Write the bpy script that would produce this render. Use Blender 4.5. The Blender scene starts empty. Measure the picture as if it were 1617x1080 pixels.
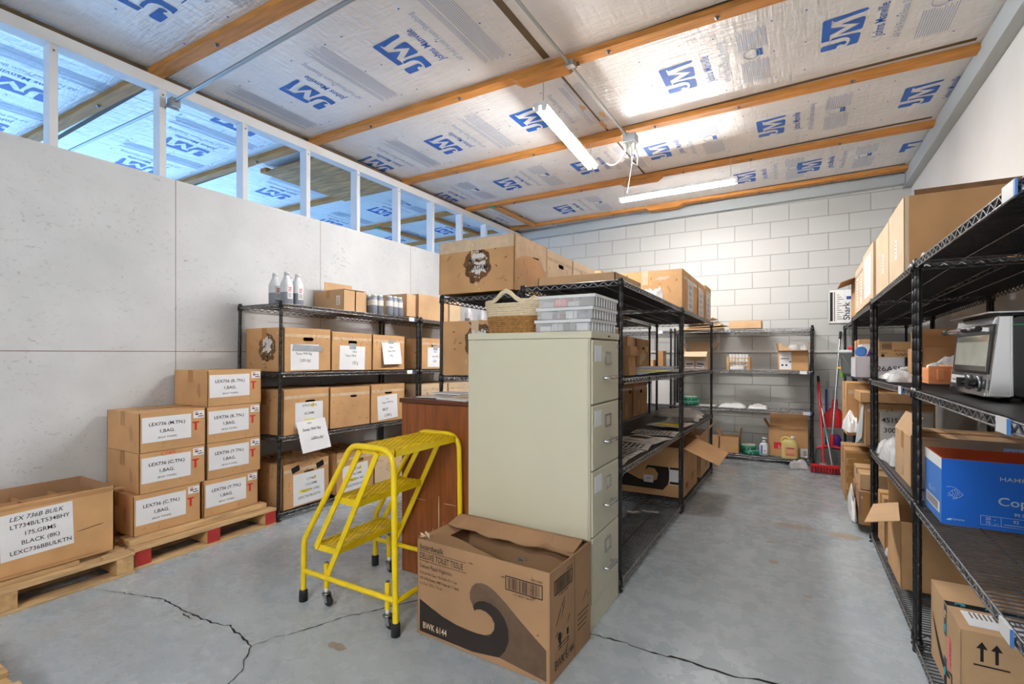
import bpy, math, random
from mathutils import Vector, Matrix
from mathutils.geometry import tessellate_polygon
rnd = random.Random(7)
scene = bpy.context.scene
COL = scene.collection
PI = math.pi

# ------------------------------------------------------------------ materials
def lin(c):
    return tuple((v/255/12.92 if v/255 <= .04045 else ((v/255+.055)/1.055)**2.4) for v in c)
_M = {}
def mk(name, rgb, rough=.6, metal=0., var=0., vscale=6., bump=0., bscale=60., emit=None, trans=0., alpha=1., stretch=None, spec=.5, rgb2=None, dist=.002, ior=1.45, coat=0.):
    m = bpy.data.materials.new(name); m.use_nodes = True
    nt = m.node_tree; N = nt.nodes; L = nt.links
    b = N['Principled BSDF']
    c = lin(rgb) + (1,)
    b.inputs['Base Color'].default_value = c
    b.inputs['Roughness'].default_value = rough
    b.inputs['Metallic'].default_value = metal
    b.inputs['Specular IOR Level'].default_value = spec
    b.inputs['IOR'].default_value = ior
    b.inputs['Coat Weight'].default_value = coat
    if trans: b.inputs['Transmission Weight'].default_value = trans
    if alpha < 1: b.inputs['Alpha'].default_value = alpha
    if emit:
        b.inputs['Emission Color'].default_value = lin(emit[0]) + (1,)
        b.inputs['Emission Strength'].default_value = emit[1]
    if var or bump:
        tc = N.new('ShaderNodeTexCoord'); mp = N.new('ShaderNodeMapping')
        if stretch: mp.inputs['Scale'].default_value = stretch
        L.new(tc.outputs['Object'], mp.inputs['Vector'])
    if var:
        nz = N.new('ShaderNodeTexNoise'); nz.inputs['Scale'].default_value = vscale; nz.inputs['Detail'].default_value = 6
        oi = N.new('ShaderNodeObjectInfo')
        va = N.new('ShaderNodeVectorMath'); va.operation = 'ADD'
        L.new(mp.outputs['Vector'], va.inputs[0])
        cx = N.new('ShaderNodeVectorMath'); cx.operation = 'SCALE'; cx.inputs[3].default_value = 13.
        L.new(oi.outputs['Location'], cx.inputs[0]); L.new(cx.outputs[0], va.inputs[1])
        L.new(va.outputs[0], nz.inputs['Vector'])
        rp = N.new('ShaderNodeValToRGB')
        d = lin(rgb2) if rgb2 else tuple(v*(1-var) for v in c[:3])
        l = c[:3] if rgb2 else tuple(min(1, v*(1+var*.5)) for v in c[:3])
        rp.color_ramp.elements[0].position = .3; rp.color_ramp.elements[0].color = d + (1,)
        rp.color_ramp.elements[1].position = .7; rp.color_ramp.elements[1].color = l + (1,)
        L.new(nz.outputs['Fac'], rp.inputs['Fac']); L.new(rp.outputs['Color'], b.inputs['Base Color'])
    if bump:
        n2 = N.new('ShaderNodeTexNoise'); n2.inputs['Scale'].default_value = bscale; n2.inputs['Detail'].default_value = 4
        L.new(mp.outputs['Vector'], n2.inputs['Vector'])
        bp = N.new('ShaderNodeBump'); bp.inputs['Strength'].default_value = bump; bp.inputs['Distance'].default_value = dist
        L.new(n2.outputs['Fac'], bp.inputs['Height']); L.new(bp.outputs['Normal'], b.inputs['Normal'])
    _M[name] = m
    return m

mk('kraft', (200, 164, 124), .75, var=.14, vscale=5, bump=.15, bscale=90)
mk('kraft_orange', (202, 158, 110), .75, var=.16, vscale=5, bump=.15, bscale=90)
mk('kraft_dark', (182, 139, 96), .78, var=.18, vscale=5, bump=.2, bscale=70)
mk('kraft_pale', (218, 192, 158), .75, var=.10, vscale=5, bump=.12, bscale=90)
mk('kraft_dull', (164, 128, 94), .8, var=.14, vscale=4, bump=.25, bscale=40)
mk('smudge', (112, 80, 52), .85, var=.3, vscale=14)
mk('ink_grey', (98, 78, 60), .8, var=.2, vscale=20)
mk('tape_brown', (176, 128, 74), .25, var=.1, vscale=8)
mk('tape_clear', (214, 190, 160), .18, var=.15, vscale=20, bump=.4, bscale=60)
mk('tape_grey', (165, 170, 176), .4, var=.15, vscale=20)
mk('paper', (236, 237, 240), .8, var=.05, vscale=8)
mk('paper_worn', (222, 220, 216), .85, var=.16, vscale=14, bump=.5, bscale=30)
mk('ink', (22, 22, 24), .7)
mk('ink_red', (205, 45, 50), .7)
mk('ink_yellow', (246, 226, 40), .7)
mk('ink_brown', (40, 32, 28), .75, var=.15, vscale=30)
mk('blue_print', (30, 94, 184), .5, var=.25, vscale=9)
mk('blue_fine', (160, 176, 202), .6)
mk('black_metal', (22, 22, 24), .38, metal=.0, spec=.6)
mk('wire', (84, 84, 86), .3, metal=.7)
mk('wire_highlight', (150, 150, 152), .26, metal=.75)  # black wire in a paler colour that stands in for its highlight
mk('black_plastic', (18, 18, 20), .45)
mk('liner', (72, 70, 70), .55, var=.15, vscale=4)
mk('liner_black', (34, 33, 33), .5, var=.2, vscale=4)
mk('chrome', (214, 216, 220), .15, metal=1.)
mk('steel', (176, 180, 182), .35, metal=.85)
mk('galv', (160, 168, 172), .4, metal=.7)
mk('cabinet_putty', (208, 205, 182), .45, var=.03, vscale=3)
mk('cabinet_edge', (186, 183, 160), .45)
mk('yellow_paint', (240, 208, 24), .32, var=.1, vscale=9)
mk('yellow_worn', (228, 194, 26), .4, var=.25, vscale=14)
mk('rubber', (34, 34, 36), .75)
mk('wheel', (40, 40, 40), .6)
mk('white_plastic', (236, 236, 234), .4)
mk('wood_brown', (134, 74, 34), .4, var=.35, vscale=3.5, stretch=(14, 14, 1.2))
mk('wood_brown_dark', (88, 44, 24), .4, var=.3, vscale=3.5, stretch=(1, 14, 14))
mk('pallet_wood', (206, 172, 126), .8, var=.35, vscale=3, stretch=(9, 1.5, 9), bump=.3, bscale=40)
mk('pallet_wood_x', (202, 164, 114), .8, var=.35, vscale=3, stretch=(1.5, 9, 9), bump=.3, bscale=40)
mk('pallet_red', (176, 50, 46), .75, var=.2, vscale=14)
mk('purlin', (198, 136, 66), .65, var=.3, vscale=3, stretch=(1.5, 14, 14))
mk('purlin_y', (198, 140, 74), .65, var=.3, vscale=3, stretch=(14, 1.5, 14))
mk('plywood', (190, 146, 92), .7, var=.45, vscale=2.2, stretch=(2, 12, 2))
mk('stud_white', (226, 228, 230), .6, var=.04, vscale=6)
mk('trim_grey', (176, 184, 186), .55)
mk('gap_brown', (92, 76, 52), .7, var=.3, vscale=6)
mk('green_clip', (40, 150, 110), .5)
mk('bolt', (120, 122, 124), .35, metal=.9)
mk('tube_light', (255, 255, 255), .4, emit=((255, 252, 249), 165.))
mk('fixture', (238, 240, 240), .4)
mk('cord', (206, 206, 200), .5)
mk('rope_brown', (168, 124, 72), .85, var=.35, vscale=60, bump=.8, bscale=120)
mk('rope_cream', (224, 208, 178), .85, var=.12, vscale=60, bump=.8, bscale=120)
mk('clear_plastic', (240, 244, 246), .12, alpha=.28)
mk('clear_rib', (244, 246, 248), .2, alpha=.75)
mk('bag_plastic', (240, 242, 244), .15, alpha=.55, bump=1., bscale=25, dist=.02)
mk('bag_white', (232, 231, 230), .4, bump=.8, bscale=18, dist=.02)
mk('bubble', (200, 202, 204), .25, bump=1., bscale=140, dist=.01)
mk('toner_grey', (128, 134, 146), .35)
mk('bottle_white', (214, 218, 222), .3)
mk('label_blue', (60, 120, 190), .5)
mk('tape_green', (30, 124, 96), .4, var=.2, vscale=30)
mk('tape_side', (176, 206, 192), .5, var=.2, vscale=40)
mk('jug_yellow', (232, 214, 138), .25, alpha=.92)
mk('label_orange', (240, 160, 120), .6)
mk('red_plastic', (216, 36, 40), .4)
mk('red_dark', (120, 20, 28), .8, var=.3, vscale=50)
mk('bristle_grey', (110, 112, 112), .9, var=.3, vscale=60)
mk('blue_plastic', (38, 60, 140), .4)
mk('purple_plastic', (84, 44, 150), .4)
mk('green_plastic', (36, 150, 100), .4)
mk('lime_plastic', (110, 200, 50), .4)
mk('yellow_plastic', (244, 186, 40), .4)
mk('box_blue', (14, 110, 226), .5, var=.1, vscale=4)
mk('box_blue_pale', (74, 132, 214), .55, var=.1, vscale=4)
mk('box_inner', (196, 92, 50), .7, var=.1, vscale=4)
mk('print_pale', (206, 226, 248), .6)
mk('box_grey', (206, 202, 208), .65, var=.08, vscale=5)
mk('orange_plastic', (244, 160, 104), .45)
mk('oven_black', (16, 17, 20), .22, coat=.3)
mk('oven_steel', (170, 172, 176), .22, metal=.95)
mk('oven_glass', (198, 200, 186), .12, var=.12, vscale=14)
mk('film', (232, 228, 220), .25, var=.35, vscale=26)
mk('film_dark', (66, 62, 60), .3, var=.3, vscale=40)
mk('pack_blue', (176, 186, 226), .4)
mk('pack_yellow', (232, 224, 120), .5)
mk('bucket_grey', (188, 196, 196), .45)
mk('bucket_white', (238, 238, 236), .35)
mk('wood_light', (214, 170, 116), .65, var=.2, vscale=12)
mk('black_tape', (28, 30, 34), .35)
mk('cyan_print', (60, 180, 205), .5)
mk('pink_label', (236, 120, 130), .6)
mk('sticker_yellow', (206, 222, 60), .5)
mk('crack', (26, 24, 22), .95)
mk('stain', (160, 148, 134), .6, var=.2, vscale=20)
mk('scrap', (206, 196, 184), .7, var=.2, vscale=30)

def graph(name):
    m = bpy.data.materials.new(name); m.use_nodes = True
    _M[name] = m
    nt = m.node_tree
    return nt.nodes, nt.links, nt.nodes['Principled BSDF']
def ramp(N, L, src, p0, c0, p1, c1):
    r = N.new('ShaderNodeValToRGB')
    r.color_ramp.elements[0].position = p0; r.color_ramp.elements[0].color = tuple(c0)+(1,)
    r.color_ramp.elements[1].position = p1; r.color_ramp.elements[1].color = tuple(c1)+(1,)
    L.new(src, r.inputs['Fac']); return r
def noise(N, L, vec, scale, detail=6, rough=.55):
    n = N.new('ShaderNodeTexNoise'); n.inputs['Scale'].default_value = scale; n.inputs['Detail'].default_value = detail
    n.inputs['Roughness'].default_value = rough
    L.new(vec, n.inputs['Vector']); return n
def mapping(N, L, scale=(1, 1, 1), rot=(0, 0, 0)):
    tc = N.new('ShaderNodeTexCoord'); mp = N.new('ShaderNodeMapping')
    mp.inputs['Scale'].default_value = scale; mp.inputs['Rotation'].default_value = rot
    L.new(tc.outputs['Object'], mp.inputs['Vector']); return mp.outputs['Vector']
def mixc(N, L, fac, a, b, mode='MIX'):
    x = N.new('ShaderNodeMix'); x.data_type = 'RGBA'; x.blend_type = mode
    if isinstance(fac, float): x.inputs[0].default_value = fac
    else: L.new(fac, x.inputs[0])
    for i, v in ((6, a), (7, b)):
        if isinstance(v, tuple): x.inputs[i].default_value = v + (1,)
        else: L.new(v, x.inputs[i])
    return x.outputs[2]
def bumpn(N, L, h, b, strength, dist):
    p = N.new('ShaderNodeBump'); p.inputs['Strength'].default_value = strength; p.inputs['Distance'].default_value = dist
    L.new(h, p.inputs['Height']); L.new(p.outputs['Normal'], b.inputs['Normal'])
# painted concrete floor
N, L, b = graph('floor_paint')
v = mapping(N, L)
n1 = noise(N, L, v, 1.1, 8, .6); n2 = noise(N, L, v, 9, 10, .7); n3 = noise(N, L, v, 45, 6, .7)
base = ramp(N, L, n1.outputs['Fac'], .3, lin((164, 174, 180)), .7, lin((184, 194, 200)))
dirt = ramp(N, L, n2.outputs['Fac'], .58, (0, 0, 0), .88, (.28, .28, .28))
n4 = noise(N, L, v, 1.7, 5, .6); d2 = ramp(N, L, n4.outputs['Fac'], .50, (0, 0, 0), .75, (.22, .22, .22))
c = mixc(N, L, d2.outputs['Color'], base.outputs['Color'], lin((152, 142, 132)))
c = mixc(N, L, dirt.outputs['Color'], c, lin((134, 122, 110)))
sp = ramp(N, L, n3.outputs['Fac'], .70, (0, 0, 0), .76, (.5, .5, .5))
c = mixc(N, L, sp.outputs['Color'], c, lin((96, 90, 86)))
L.new(c, b.inputs['Base Color'])
rr = ramp(N, L, n2.outputs['Fac'], .3, (.15, .15, .15), .75, (.42, .42, .42)); L.new(rr.outputs['Color'], b.inputs['Roughness'])
bumpn(N, L, n1.outputs['Fac'], b, .25, .03)
# white painted OSB
N, L, b = graph('osb_white')
v = mapping(N, L, (1, 1, 1))
vo = N.new('ShaderNodeTexVoronoi'); vo.inputs['Scale'].default_value = 1.; vo.feature = 'F1'
v2 = mapping(N, L, (10, 11, 19), (.5, 0, 0)); nw = noise(N, L, v, 5, 3)
ad = N.new('ShaderNodeVectorMath'); ad.operation = 'ADD'; sc = N.new('ShaderNodeVectorMath'); sc.operation = 'SCALE'; sc.inputs[3].default_value = 3.
L.new(nw.outputs['Color'], sc.inputs[0]); L.new(v2, ad.inputs[0]); L.new(sc.outputs[0], ad.inputs[1]); L.new(ad.outputs[0], vo.inputs['Vector'])
n1 = noise(N, L, v, 2.2, 5); n2 = noise(N, L, v, 22, 8, .7)
base = ramp(N, L, n1.outputs['Fac'], .3, lin((200, 203, 206)), .7, lin((217, 220, 223)))
n2.inputs['Scale'].default_value = 2.6; L.new(ad.outputs[0], n2.inputs['Vector'])
fl = ramp(N, L, n2.outputs['Fac'], .57, (0, 0, 0), .68, (.8, .8, .8))
n5 = noise(N, L, v, 3.2, 4); cl = ramp(N, L, n5.outputs['Fac'], .42, (.12, .12, .12), .66, (1, 1, 1))
ff = mixc(N, L, 1., fl.outputs['Color'], cl.outputs['Color'], 'MULTIPLY')
c = mixc(N, L, ff, base.outputs['Color'], lin((140, 135, 127)))
L.new(c, b.inputs['Base Color']); b.inputs['Roughness'].default_value = .6
bumpn(N, L, vo.outputs['Color'], b, .5, .004)
# painted block
N, L, b = graph('block_white')
v = mapping(N, L, (1, 1, 1), (PI/2, 0, 0))
br = N.new('ShaderNodeTexBrick'); br.inputs['Scale'].default_value = 1.
br.inputs['Brick Width'].default_value = .4064; br.inputs['Row Height'].default_value = .2032; br.inputs['Mortar Size'].default_value = .006
br.inputs['Mortar Smooth'].default_value = .3; br.offset = .5
br.inputs['Color1'].default_value = lin((198, 199, 196))+(1,); br.inputs['Color2'].default_value = lin((193, 194, 191))+(1,); br.inputs['Mortar'].default_value = lin((164, 164, 160))+(1,)
mpb = N.new('ShaderNodeMapping'); mpb.inputs['Location'].default_value = (.08, .012, 0)
L.new(v, mpb.inputs['Vector']); L.new(mpb.outputs['Vector'], br.inputs['Vector'])
L.new(br.outputs['Color'], b.inputs['Base Color']); b.inputs['Roughness'].default_value = .55
n1 = noise(N, L, v, 60, 5)
mx = N.new('ShaderNodeMath'); mx.operation = 'MULTIPLY_ADD'; mx.inputs[1].default_value = .12
inv = N.new('ShaderNodeMath'); inv.operation = 'SUBTRACT'; inv.inputs[0].default_value = 1.; L.new(br.outputs['Fac'], inv.inputs[1])
L.new(n1.outputs['Fac'], mx.inputs[0]); L.new(inv.outputs[0], mx.inputs[2])
bumpn(N, L, mx.outputs[0], b, .6, .006)
# smooth wall
N, L, b = graph('wall_paint')
v = mapping(N, L); n1 = noise(N, L, v, 1.5, 6)
r1 = ramp(N, L, n1.outputs['Fac'], .3, lin((216, 214, 210)), .7, lin((226, 225, 222))); L.new(r1.outputs['Color'], b.inputs['Base Color'])
b.inputs['Roughness'].default_value = .6
# foil faced foam board
N, L, b = graph('foil_board')
v = mapping(N, L); v3 = mapping(N, L, (5, 26, 5)); v4 = mapping(N, L, (26, 4, 5))
n1 = noise(N, L, v, 3, 4); n2 = noise(N, L, v3, 1.4, 5); n3 = noise(N, L, v4, 1., 4)
r1 = ramp(N, L, n1.outputs['Fac'], .3, lin((226, 225, 224)), .7, lin((240, 239, 238))); L.new(r1.outputs['Color'], b.inputs['Base Color'])
b.inputs['Roughness'].default_value = .36; b.inputs['Metallic'].default_value = .15
mm = N.new('ShaderNodeMath'); mm.operation = 'ADD'; L.new(n2.outputs['Fac'], mm.inputs[0]); L.new(n3.outputs['Fac'], mm.inputs[1])
bumpn(N, L, mm.outputs[0], b, .6, .02)

# ------------------------------------------------------------------ mesh builder
_T = {}
def text_data(s, bold, shear):
    k = (s, bold, shear)
    if k not in _T:
        cu = bpy.data.curves.new('t', 'FONT'); cu.body = s; cu.size = 1.; cu.resolution_u = 3
        cu.offset = bold*.6; cu.shear = shear
        ob = bpy.data.objects.new('t', cu); COL.objects.link(ob)
        bpy.context.view_layer.update()
        me = bpy.data.meshes.new_from_object(ob.evaluated_get(bpy.context.evaluated_depsgraph_get()))
        vs = [(q.co.x, q.co.y) for q in me.vertices]; fs = [tuple(p.vertices) for p in me.polygons]
        bpy.data.objects.remove(ob); bpy.data.curves.remove(cu); bpy.data.meshes.remove(me)
        if vs:
            x0 = min(q[0] for q in vs); x1 = max(q[0] for q in vs)
            vs = [(x-(x0+x1)/2, y) for x, y in vs]; w = x1-x0
        else: w = 0
        _T[k] = (vs, fs, w)
    return _T[k]

class Fr:
    def __init__(s, o, r, u): s.o, s.r, s.u = Vector(o), Vector(r), Vector(u); s.n = s.r.cross(s.u)
    def p(s, a, b, n=0.): return s.o + s.r*a + s.u*b + s.n*n
    def rot(s, a, b, ang):
        c, d = math.cos(ang), math.sin(ang)
        return Fr(s.p(a, b), s.r*c+s.u*d, s.u*c-s.r*d)

class MB:
    def __init__(s): s.V = []; s.F = []; s.M = []; s.S = []
    def add(s, vs, fs, mat, sm=False):
        o = len(s.V); s.V += [tuple(v) for v in vs]
        for f in fs: s.F.append(tuple(i+o for i in f)); s.M.append(mat); s.S.append(sm)
        return s
    def box(s, x0, x1, y0, y1, z0, z1, mat):
        v = [(x, y, z) for z in (z0, z1) for y in (y0, y1) for x in (x0, x1)]
        return s.add(v, [(0, 2, 3, 1), (4, 5, 7, 6), (0, 1, 5, 4), (2, 6, 7, 3), (0, 4, 6, 2), (1, 3, 7, 5)], mat)
    def fbox(s, fr, a0, a1, b0, b1, n0, n1, mat):
        v = [fr.p(a, b, n) for n in (n0, n1) for b in (b0, b1) for a in (a0, a1)]
        return s.add(v, [(0, 2, 3, 1), (4, 5, 7, 6), (0, 1, 5, 4), (2, 6, 7, 3), (0, 4, 6, 2), (1, 3, 7, 5)], mat)
    def quad(s, fr, a0, a1, b0, b1, mat, n=.0006):
        return s.add([fr.p(a0, b0, n), fr.p(a1, b0, n), fr.p(a1, b1, n), fr.p(a0, b1, n)], [(0, 1, 2, 3)], mat)
    def poly(s, fr, pts, mat, n=.0006):
        t = tessellate_polygon([[Vector((a, b, 0)) for a, b in pts]])
        out = []
        for f in t:
            (ax, ay), (bx, by), (cx_, cy_) = [pts[i] for i in f]
            out.append(tuple(f) if (bx-ax)*(cy_-ay)-(by-ay)*(cx_-ax) > 0 else tuple(reversed(f)))
        return s.add([fr.p(a, b, n) for a, b in pts], out, mat)
    def text(s, fr, txt, size, a, b, mat, n=.0010, bold=0., shear=0., sx=1., left=False, ang=0.):
        vs, fs, w = text_data(txt, bold, shear)
        dx = w/2*size*sx if left else 0
        f = fr.rot(a, b, ang) if ang else None
        if f: return s.add([f.p(x*size*sx+dx, y*size, n) for x, y in vs], fs, mat)
        return s.add([fr.p(a+x*size*sx+dx, b+y*size, n) for x, y in vs], fs, mat)
    def bar(s, p, q, w, h, mat, up=(0, 0, 1)):
        p, q = Vector(p), Vector(q); d = (q-p).normalized(); up = Vector(up)
        if abs(d.dot(up)) > .99: up = Vector((0, 1, 0))
        a = d.cross(up).normalized(); c = a.cross(d)
        v = [e + a*i*w/2 + c*j*h/2 for e in (p, q) for i, j in ((-1, -1), (1, -1), (1, 1), (-1, 1))]
        return s.add(v, [(3, 2, 1, 0), (4, 5, 6, 7), (0, 1, 5, 4), (1, 2, 6, 5), (2, 3, 7, 6), (3, 0, 4, 7)], mat)
    def tube(s, pts, r, mat, n=8, closed=False, sm=True):
        P = [Vector(p) for p in pts]; K = len(P); vs = []
        ref = None
        for i in range(K):
            a = P[i-1] if (i or closed) else P[i]; c = P[(i+1) % K] if (i < K-1 or closed) else P[i]
            d = (c-a).normalized()
            if ref is None:
                ref = d.orthogonal().normalized()
            ref = (ref - d*ref.dot(d))
            if ref.length < 1e-6: ref = d.orthogonal()
            ref.normalize(); e = d.cross(ref)
            rr = r[i] if isinstance(r, (list, tuple)) else r
            for k in range(n):
                t = 2*PI*k/n; vs.append(P[i] + ref*math.cos(t)*rr + e*math.sin(t)*rr)
        fs = []
        for i in range(K if closed else K-1):
            j = (i+1) % K
            for k in range(n):
                l = (k+1) % n; fs.append((i*n+k, i*n+l, j*n+l, j*n+k))
        s.add(vs, fs, mat, sm)
        if not closed:
            s.add(vs[:n], [tuple(reversed(range(n)))], mat); s.add(vs[-n:], [tuple(range(n))], mat)
        return s
    def lathe(s, prof, mat, n=16, c=(0, 0, 0), sx=1., sy=1., ax='z', sm=True, caps=True, mats=None):
        vs = []
        for r, z in prof:
            for k in range(n):
                t = 2*PI*k/n; x, y = r*math.cos(t)*sx, r*math.sin(t)*sy
                q = (x, y, z) if ax == 'z' else ((z, x, y) if ax == 'x' else (y, z, x))
                vs.append((q[0]+c[0], q[1]+c[1], q[2]+c[2]))
        for i in range(len(prof)-1):
            fs = []
            for k in range(n):
                l = (k+1) % n; fs.append((i*n+k, i*n+l, (i+1)*n+l, (i+1)*n+k))
            if i == 0: s.add(vs, fs, mats[0] if mats else mat, sm); o = len(s.V)-len(vs)
            else:
                for f in fs: s.F.append(tuple(q+o for q in f)); s.M.append(mats[i] if mats else mat); s.S.append(sm)
        if caps:
            if prof[0][0] > 1e-5: s.F.append(tuple(o+k for k in reversed(range(n)))); s.M.append(mats[0] if mats else mat); s.S.append(False)
            if prof[-1][0] > 1e-5: s.F.append(tuple(o+(len(prof)-1)*n+k for k in range(n))); s.M.append(mats[-1] if mats else mat); s.S.append(False)
        return s
    def panel(s, fr, w, h, t, mat, holes=(), mat_in=None):
        """sheet of thickness t behind the frame's plane, with through holes (lists of points)"""
        outer = [(0, 0), (w, 0), (w, h), (0, h)]
        loops = [outer] + [list(q) for q in holes]
        flat = [p for l in loops for p in l]
        tri = tessellate_polygon([[Vector((a, b, 0)) for a, b in l] for l in loops])
        def orient(f):
            (ax, ay), (bx, by), (cx_, cy_) = [flat[i] for i in f]
            return tuple(f) if (bx-ax)*(cy_-ay)-(by-ay)*(cx_-ax) > 0 else tuple(reversed(f))
        tri = [orient(f) for f in tri]
        s.add([fr.p(a, b, 0) for a, b in flat], tri, mat)
        s.add([fr.p(a, b, -t) for a, b in flat], [tuple(reversed(f)) for f in tri], mat_in or mat)
        for l in loops:
            k = len(l); vs = [fr.p(a, b, 0) for a, b in l] + [fr.p(a, b, -t) for a, b in l]
            s.add(vs, [(i, i+k, (i+1) % k + k, (i+1) % k) for i in range(k)], mat_in or mat)
        return s
    def build(s, name, parent=None, loc=(0, 0, 0), rz=0., bevel=0., mat=None):
        me = bpy.data.meshes.new(name)
        me.from_pydata(s.V, [], s.F)
        names = []
        for q in s.M:
            if q not in names: names.append(q)
        for q in names: me.materials.append(_M[q])
        idx = {q: i for i, q in enumerate(names)}
        me.polygons.foreach_set('material_index', [idx[q] for q in s.M])
        me.polygons.foreach_set('use_smooth', s.S)
        me.update()
        o = bpy.data.objects.new(name, me); COL.objects.link(o)
        o.location = loc; o.rotation_euler = (0, 0, rz)
        if parent: o.parent = parent
        if bevel:
            bv = o.modifiers.new('bevel', 'BEVEL'); bv.width = bevel; bv.segments = 2; bv.limit_method = 'ANGLE'
        return o

def tag(o, label, cat, group=None):
    o['label'] = label; o['category'] = cat
    if group: o['group'] = group
    return o
def thing(name, label, cat, loc, rz=0., group=None):
    o = bpy.data.objects.new(name, None); COL.objects.link(o); o.empty_display_size = .05
    o.location = loc; o.rotation_euler = (0, 0, rz)
    return tag(o, label, cat, group)
def struct(o): o['kind'] = 'structure'; return o
def fz(y): return -.016*(y-2.6) if y > 2.6 else 0.
def zc(x): return 3.24 - .0165*(1.07-x)
def stadium(cx, cy, w, h, n=6):
    r = h/2; out = []
    for i in range(n+1):
        t = -PI/2 + PI*i/n; out.append((cx+w/2-r+r*math.cos(t), cy+r*math.sin(t)))
    for i in range(n+1):
        t = PI/2 + PI*i/n; out.append((cx-w/2+r+r*math.cos(t), cy+r*math.sin(t)))
    return out
def jag(cx, cy, rx, ry, n, seed, rough=.35):
    q = random.Random(seed); pts = []
    for i in range(n):
        t = 2*PI*i/n; k = 1-rough+2*rough*q.random()
        pts.append((cx+rx*k*math.cos(t), cy+ry*k*math.sin(t)))
    return pts

# ------------------------------------------------------------------ the setting
fl = MB()
ys = [-3.2, 2.6, 7.0]
for i in range(2):
    y0, y1 = ys[i], ys[i+1]
    fl.add([(-10, y0, fz(y0)), (1.12, y0, fz(y0)), (1.12, y1, fz(y1)), (-10, y1, fz(y1))], [(0, 1, 2, 3)], 'floor_paint')
def crack(pts, w, seed):
    q = random.Random(seed); P = []
    for (a, b), (c, d) in zip(pts, pts[1:]):
        k = max(2, int(math.hypot(c-a, d-b)/.022))
        for i in range(k):
            t = i/k; P.append((a+(c-a)*t+q.uniform(-.006, .006), b+(d-b)*t+q.uniform(-.006, .006)))
    P.append(pts[-1]); vs = []
    for i, (x, y) in enumerate(P):
        e = math.sin(PI*min(1, max(0, i/(len(P)-1))))**.35
        ww = w*(.35+.9*q.random())*max(.15, e)
        x0, y0 = P[max(0, i-1)]; x1, y1 = P[min(len(P)-1, i+1)]
        d = math.hypot(x1-x0, y1-y0) or 1; nx, ny = -(y1-y0)/d, (x1-x0)/d
        vs += [(x+nx*ww, y+ny*ww, fz(y)+.0006), (x-nx*ww, y-ny*ww, fz(y)+.0006)]
    fl.add(vs, [(2*i, 2*i+1, 2*i+3, 2*i+2) for i in range(len(P)-1)], 'crack')
    fl.F[-len(P)+1:] = [tuple(f) for f in fl.F[-len(P)+1:]]
crack([(-3.153, 1.14), (-2.933, 1.204), (-2.743, 1.261), (-2.582, 1.255), (-2.461, 1.255), (-2.275, 1.264), (-2.205, 1.286), (-1.972, 1.243), (-1.851, 1.124), (-1.817, 1.067), (-1.70, .95)], .0045, 1)
crack([(-2.47, 1.27), (-2.50, 1.235), (-2.40, 1.235)], .003, 2)
crack([(-1.972, 1.243), (-1.937, 1.344), (-1.884, 1.43), (-1.822, 1.587), (-1.724, 1.729), (-1.62, 1.9), (-1.55, 2.0)], .0042, 3)
crack([(-1.0, 2.03), (-.741, 2.035), (-.652, 2.047), (-.548, 2.031), (-.501, 2.035), (-.367, 2.05), (-.304, 2.04), (-.24, 2.036), (-.179, 2.043), (-.121, 2.065), (-.078, 2.063), (.1, 2.08), (.35, 2.05)], .006, 4)
crack([(-2.75, 2.35), (-2.55, 2.45), (-2.38, 2.40), (-2.30, 2.52)], .003, 5)
fr0 = Fr((0, 0, 0), (1, 0, 0), (0, 1, 0))
for (x, y, rx, ry, m, sd) in [(-1.66, 1.42, .05, .022, 'stain', 1), (-.15, 3.66, .03, .02, 'stain', 2), (-.02, 4.1, .12, .05, 'stain', 5), (.28, 4.05, .10, .06, 'stain', 6), (-.12, 3.3, .03, .03, 'stain', 8), (.05, 2.9, .02, .015, 'stain', 9)]:
    vs = jag(x, y, rx, ry, 26, sd, .16)
    t = [(a, b, fz(b)+.0004) for a, b in vs]
    fl.add(t, [tuple(range(26))], m)
struct(fl.build('floor'))

# ceiling: foil-faced foam sheets with their print
ce = MB()
X0, X1, Y0, Y1 = -10, 1.14, -3.2, 7.05
v = [(X0, Y0, zc(X0)), (X1, Y0, zc(X1)), (X1, Y1, zc(X1)), (X0, Y1, zc(X0))]
v += [(a, b_, c_+.06) for a, b_, c_ in v]
ce.add(v, [(3, 2, 1, 0), (4, 5, 6, 7), (0, 1, 5, 4), (1, 2, 6, 5), (2, 3, 7, 6), (3, 0, 4, 7)], 'foil_board')
def rd(ix, iy):
    dx, dy = ix-135, iy-940
    return ((dx*-150-795*dy)/444675, (30*dy+565*dx)/444675)
LOGO = [
 [(135, 935), (150, 945), (300, 918), (440, 890), (455, 855), (480, 835), (525, 818), (580, 826), (612, 820), (635, 792), (632, 770), (600, 758), (560, 765), (380, 800), (190, 835), (150, 855), (137, 880)],
 [(315, 742), (350, 700), (480, 670), (700, 640), (860, 624), (885, 635), (870, 720), (855, 790), (830, 815), (720, 838), (622, 858), (665, 825), (693, 775), (700, 740), (683, 708), (625, 690), (540, 694), (420, 718)],
 [(143, 750), (160, 410), (190, 385), (240, 375), (560, 310), (800, 255), (940, 228), (965, 238), (955, 258), (900, 285), (650, 345), (400, 415), (365, 415), (345, 390), (325, 398), (315, 515), (590, 512), (450, 575), (320, 630), (305, 640), (300, 740), (150, 765)],
 [(500, 462), (700, 405), (880, 362), (922, 365), (935, 385), (920, 470), (905, 545), (880, 565), (700, 597), (470, 635), (660, 555), (852, 468)]]
LOGO = [[rd(*p) for p in poly] for poly in LOGO]
def ceil_frame(x, y):
    return Fr((x, y, zc(x)-.001), (0, -1, 0), (-1, 0, -.0165))
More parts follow.
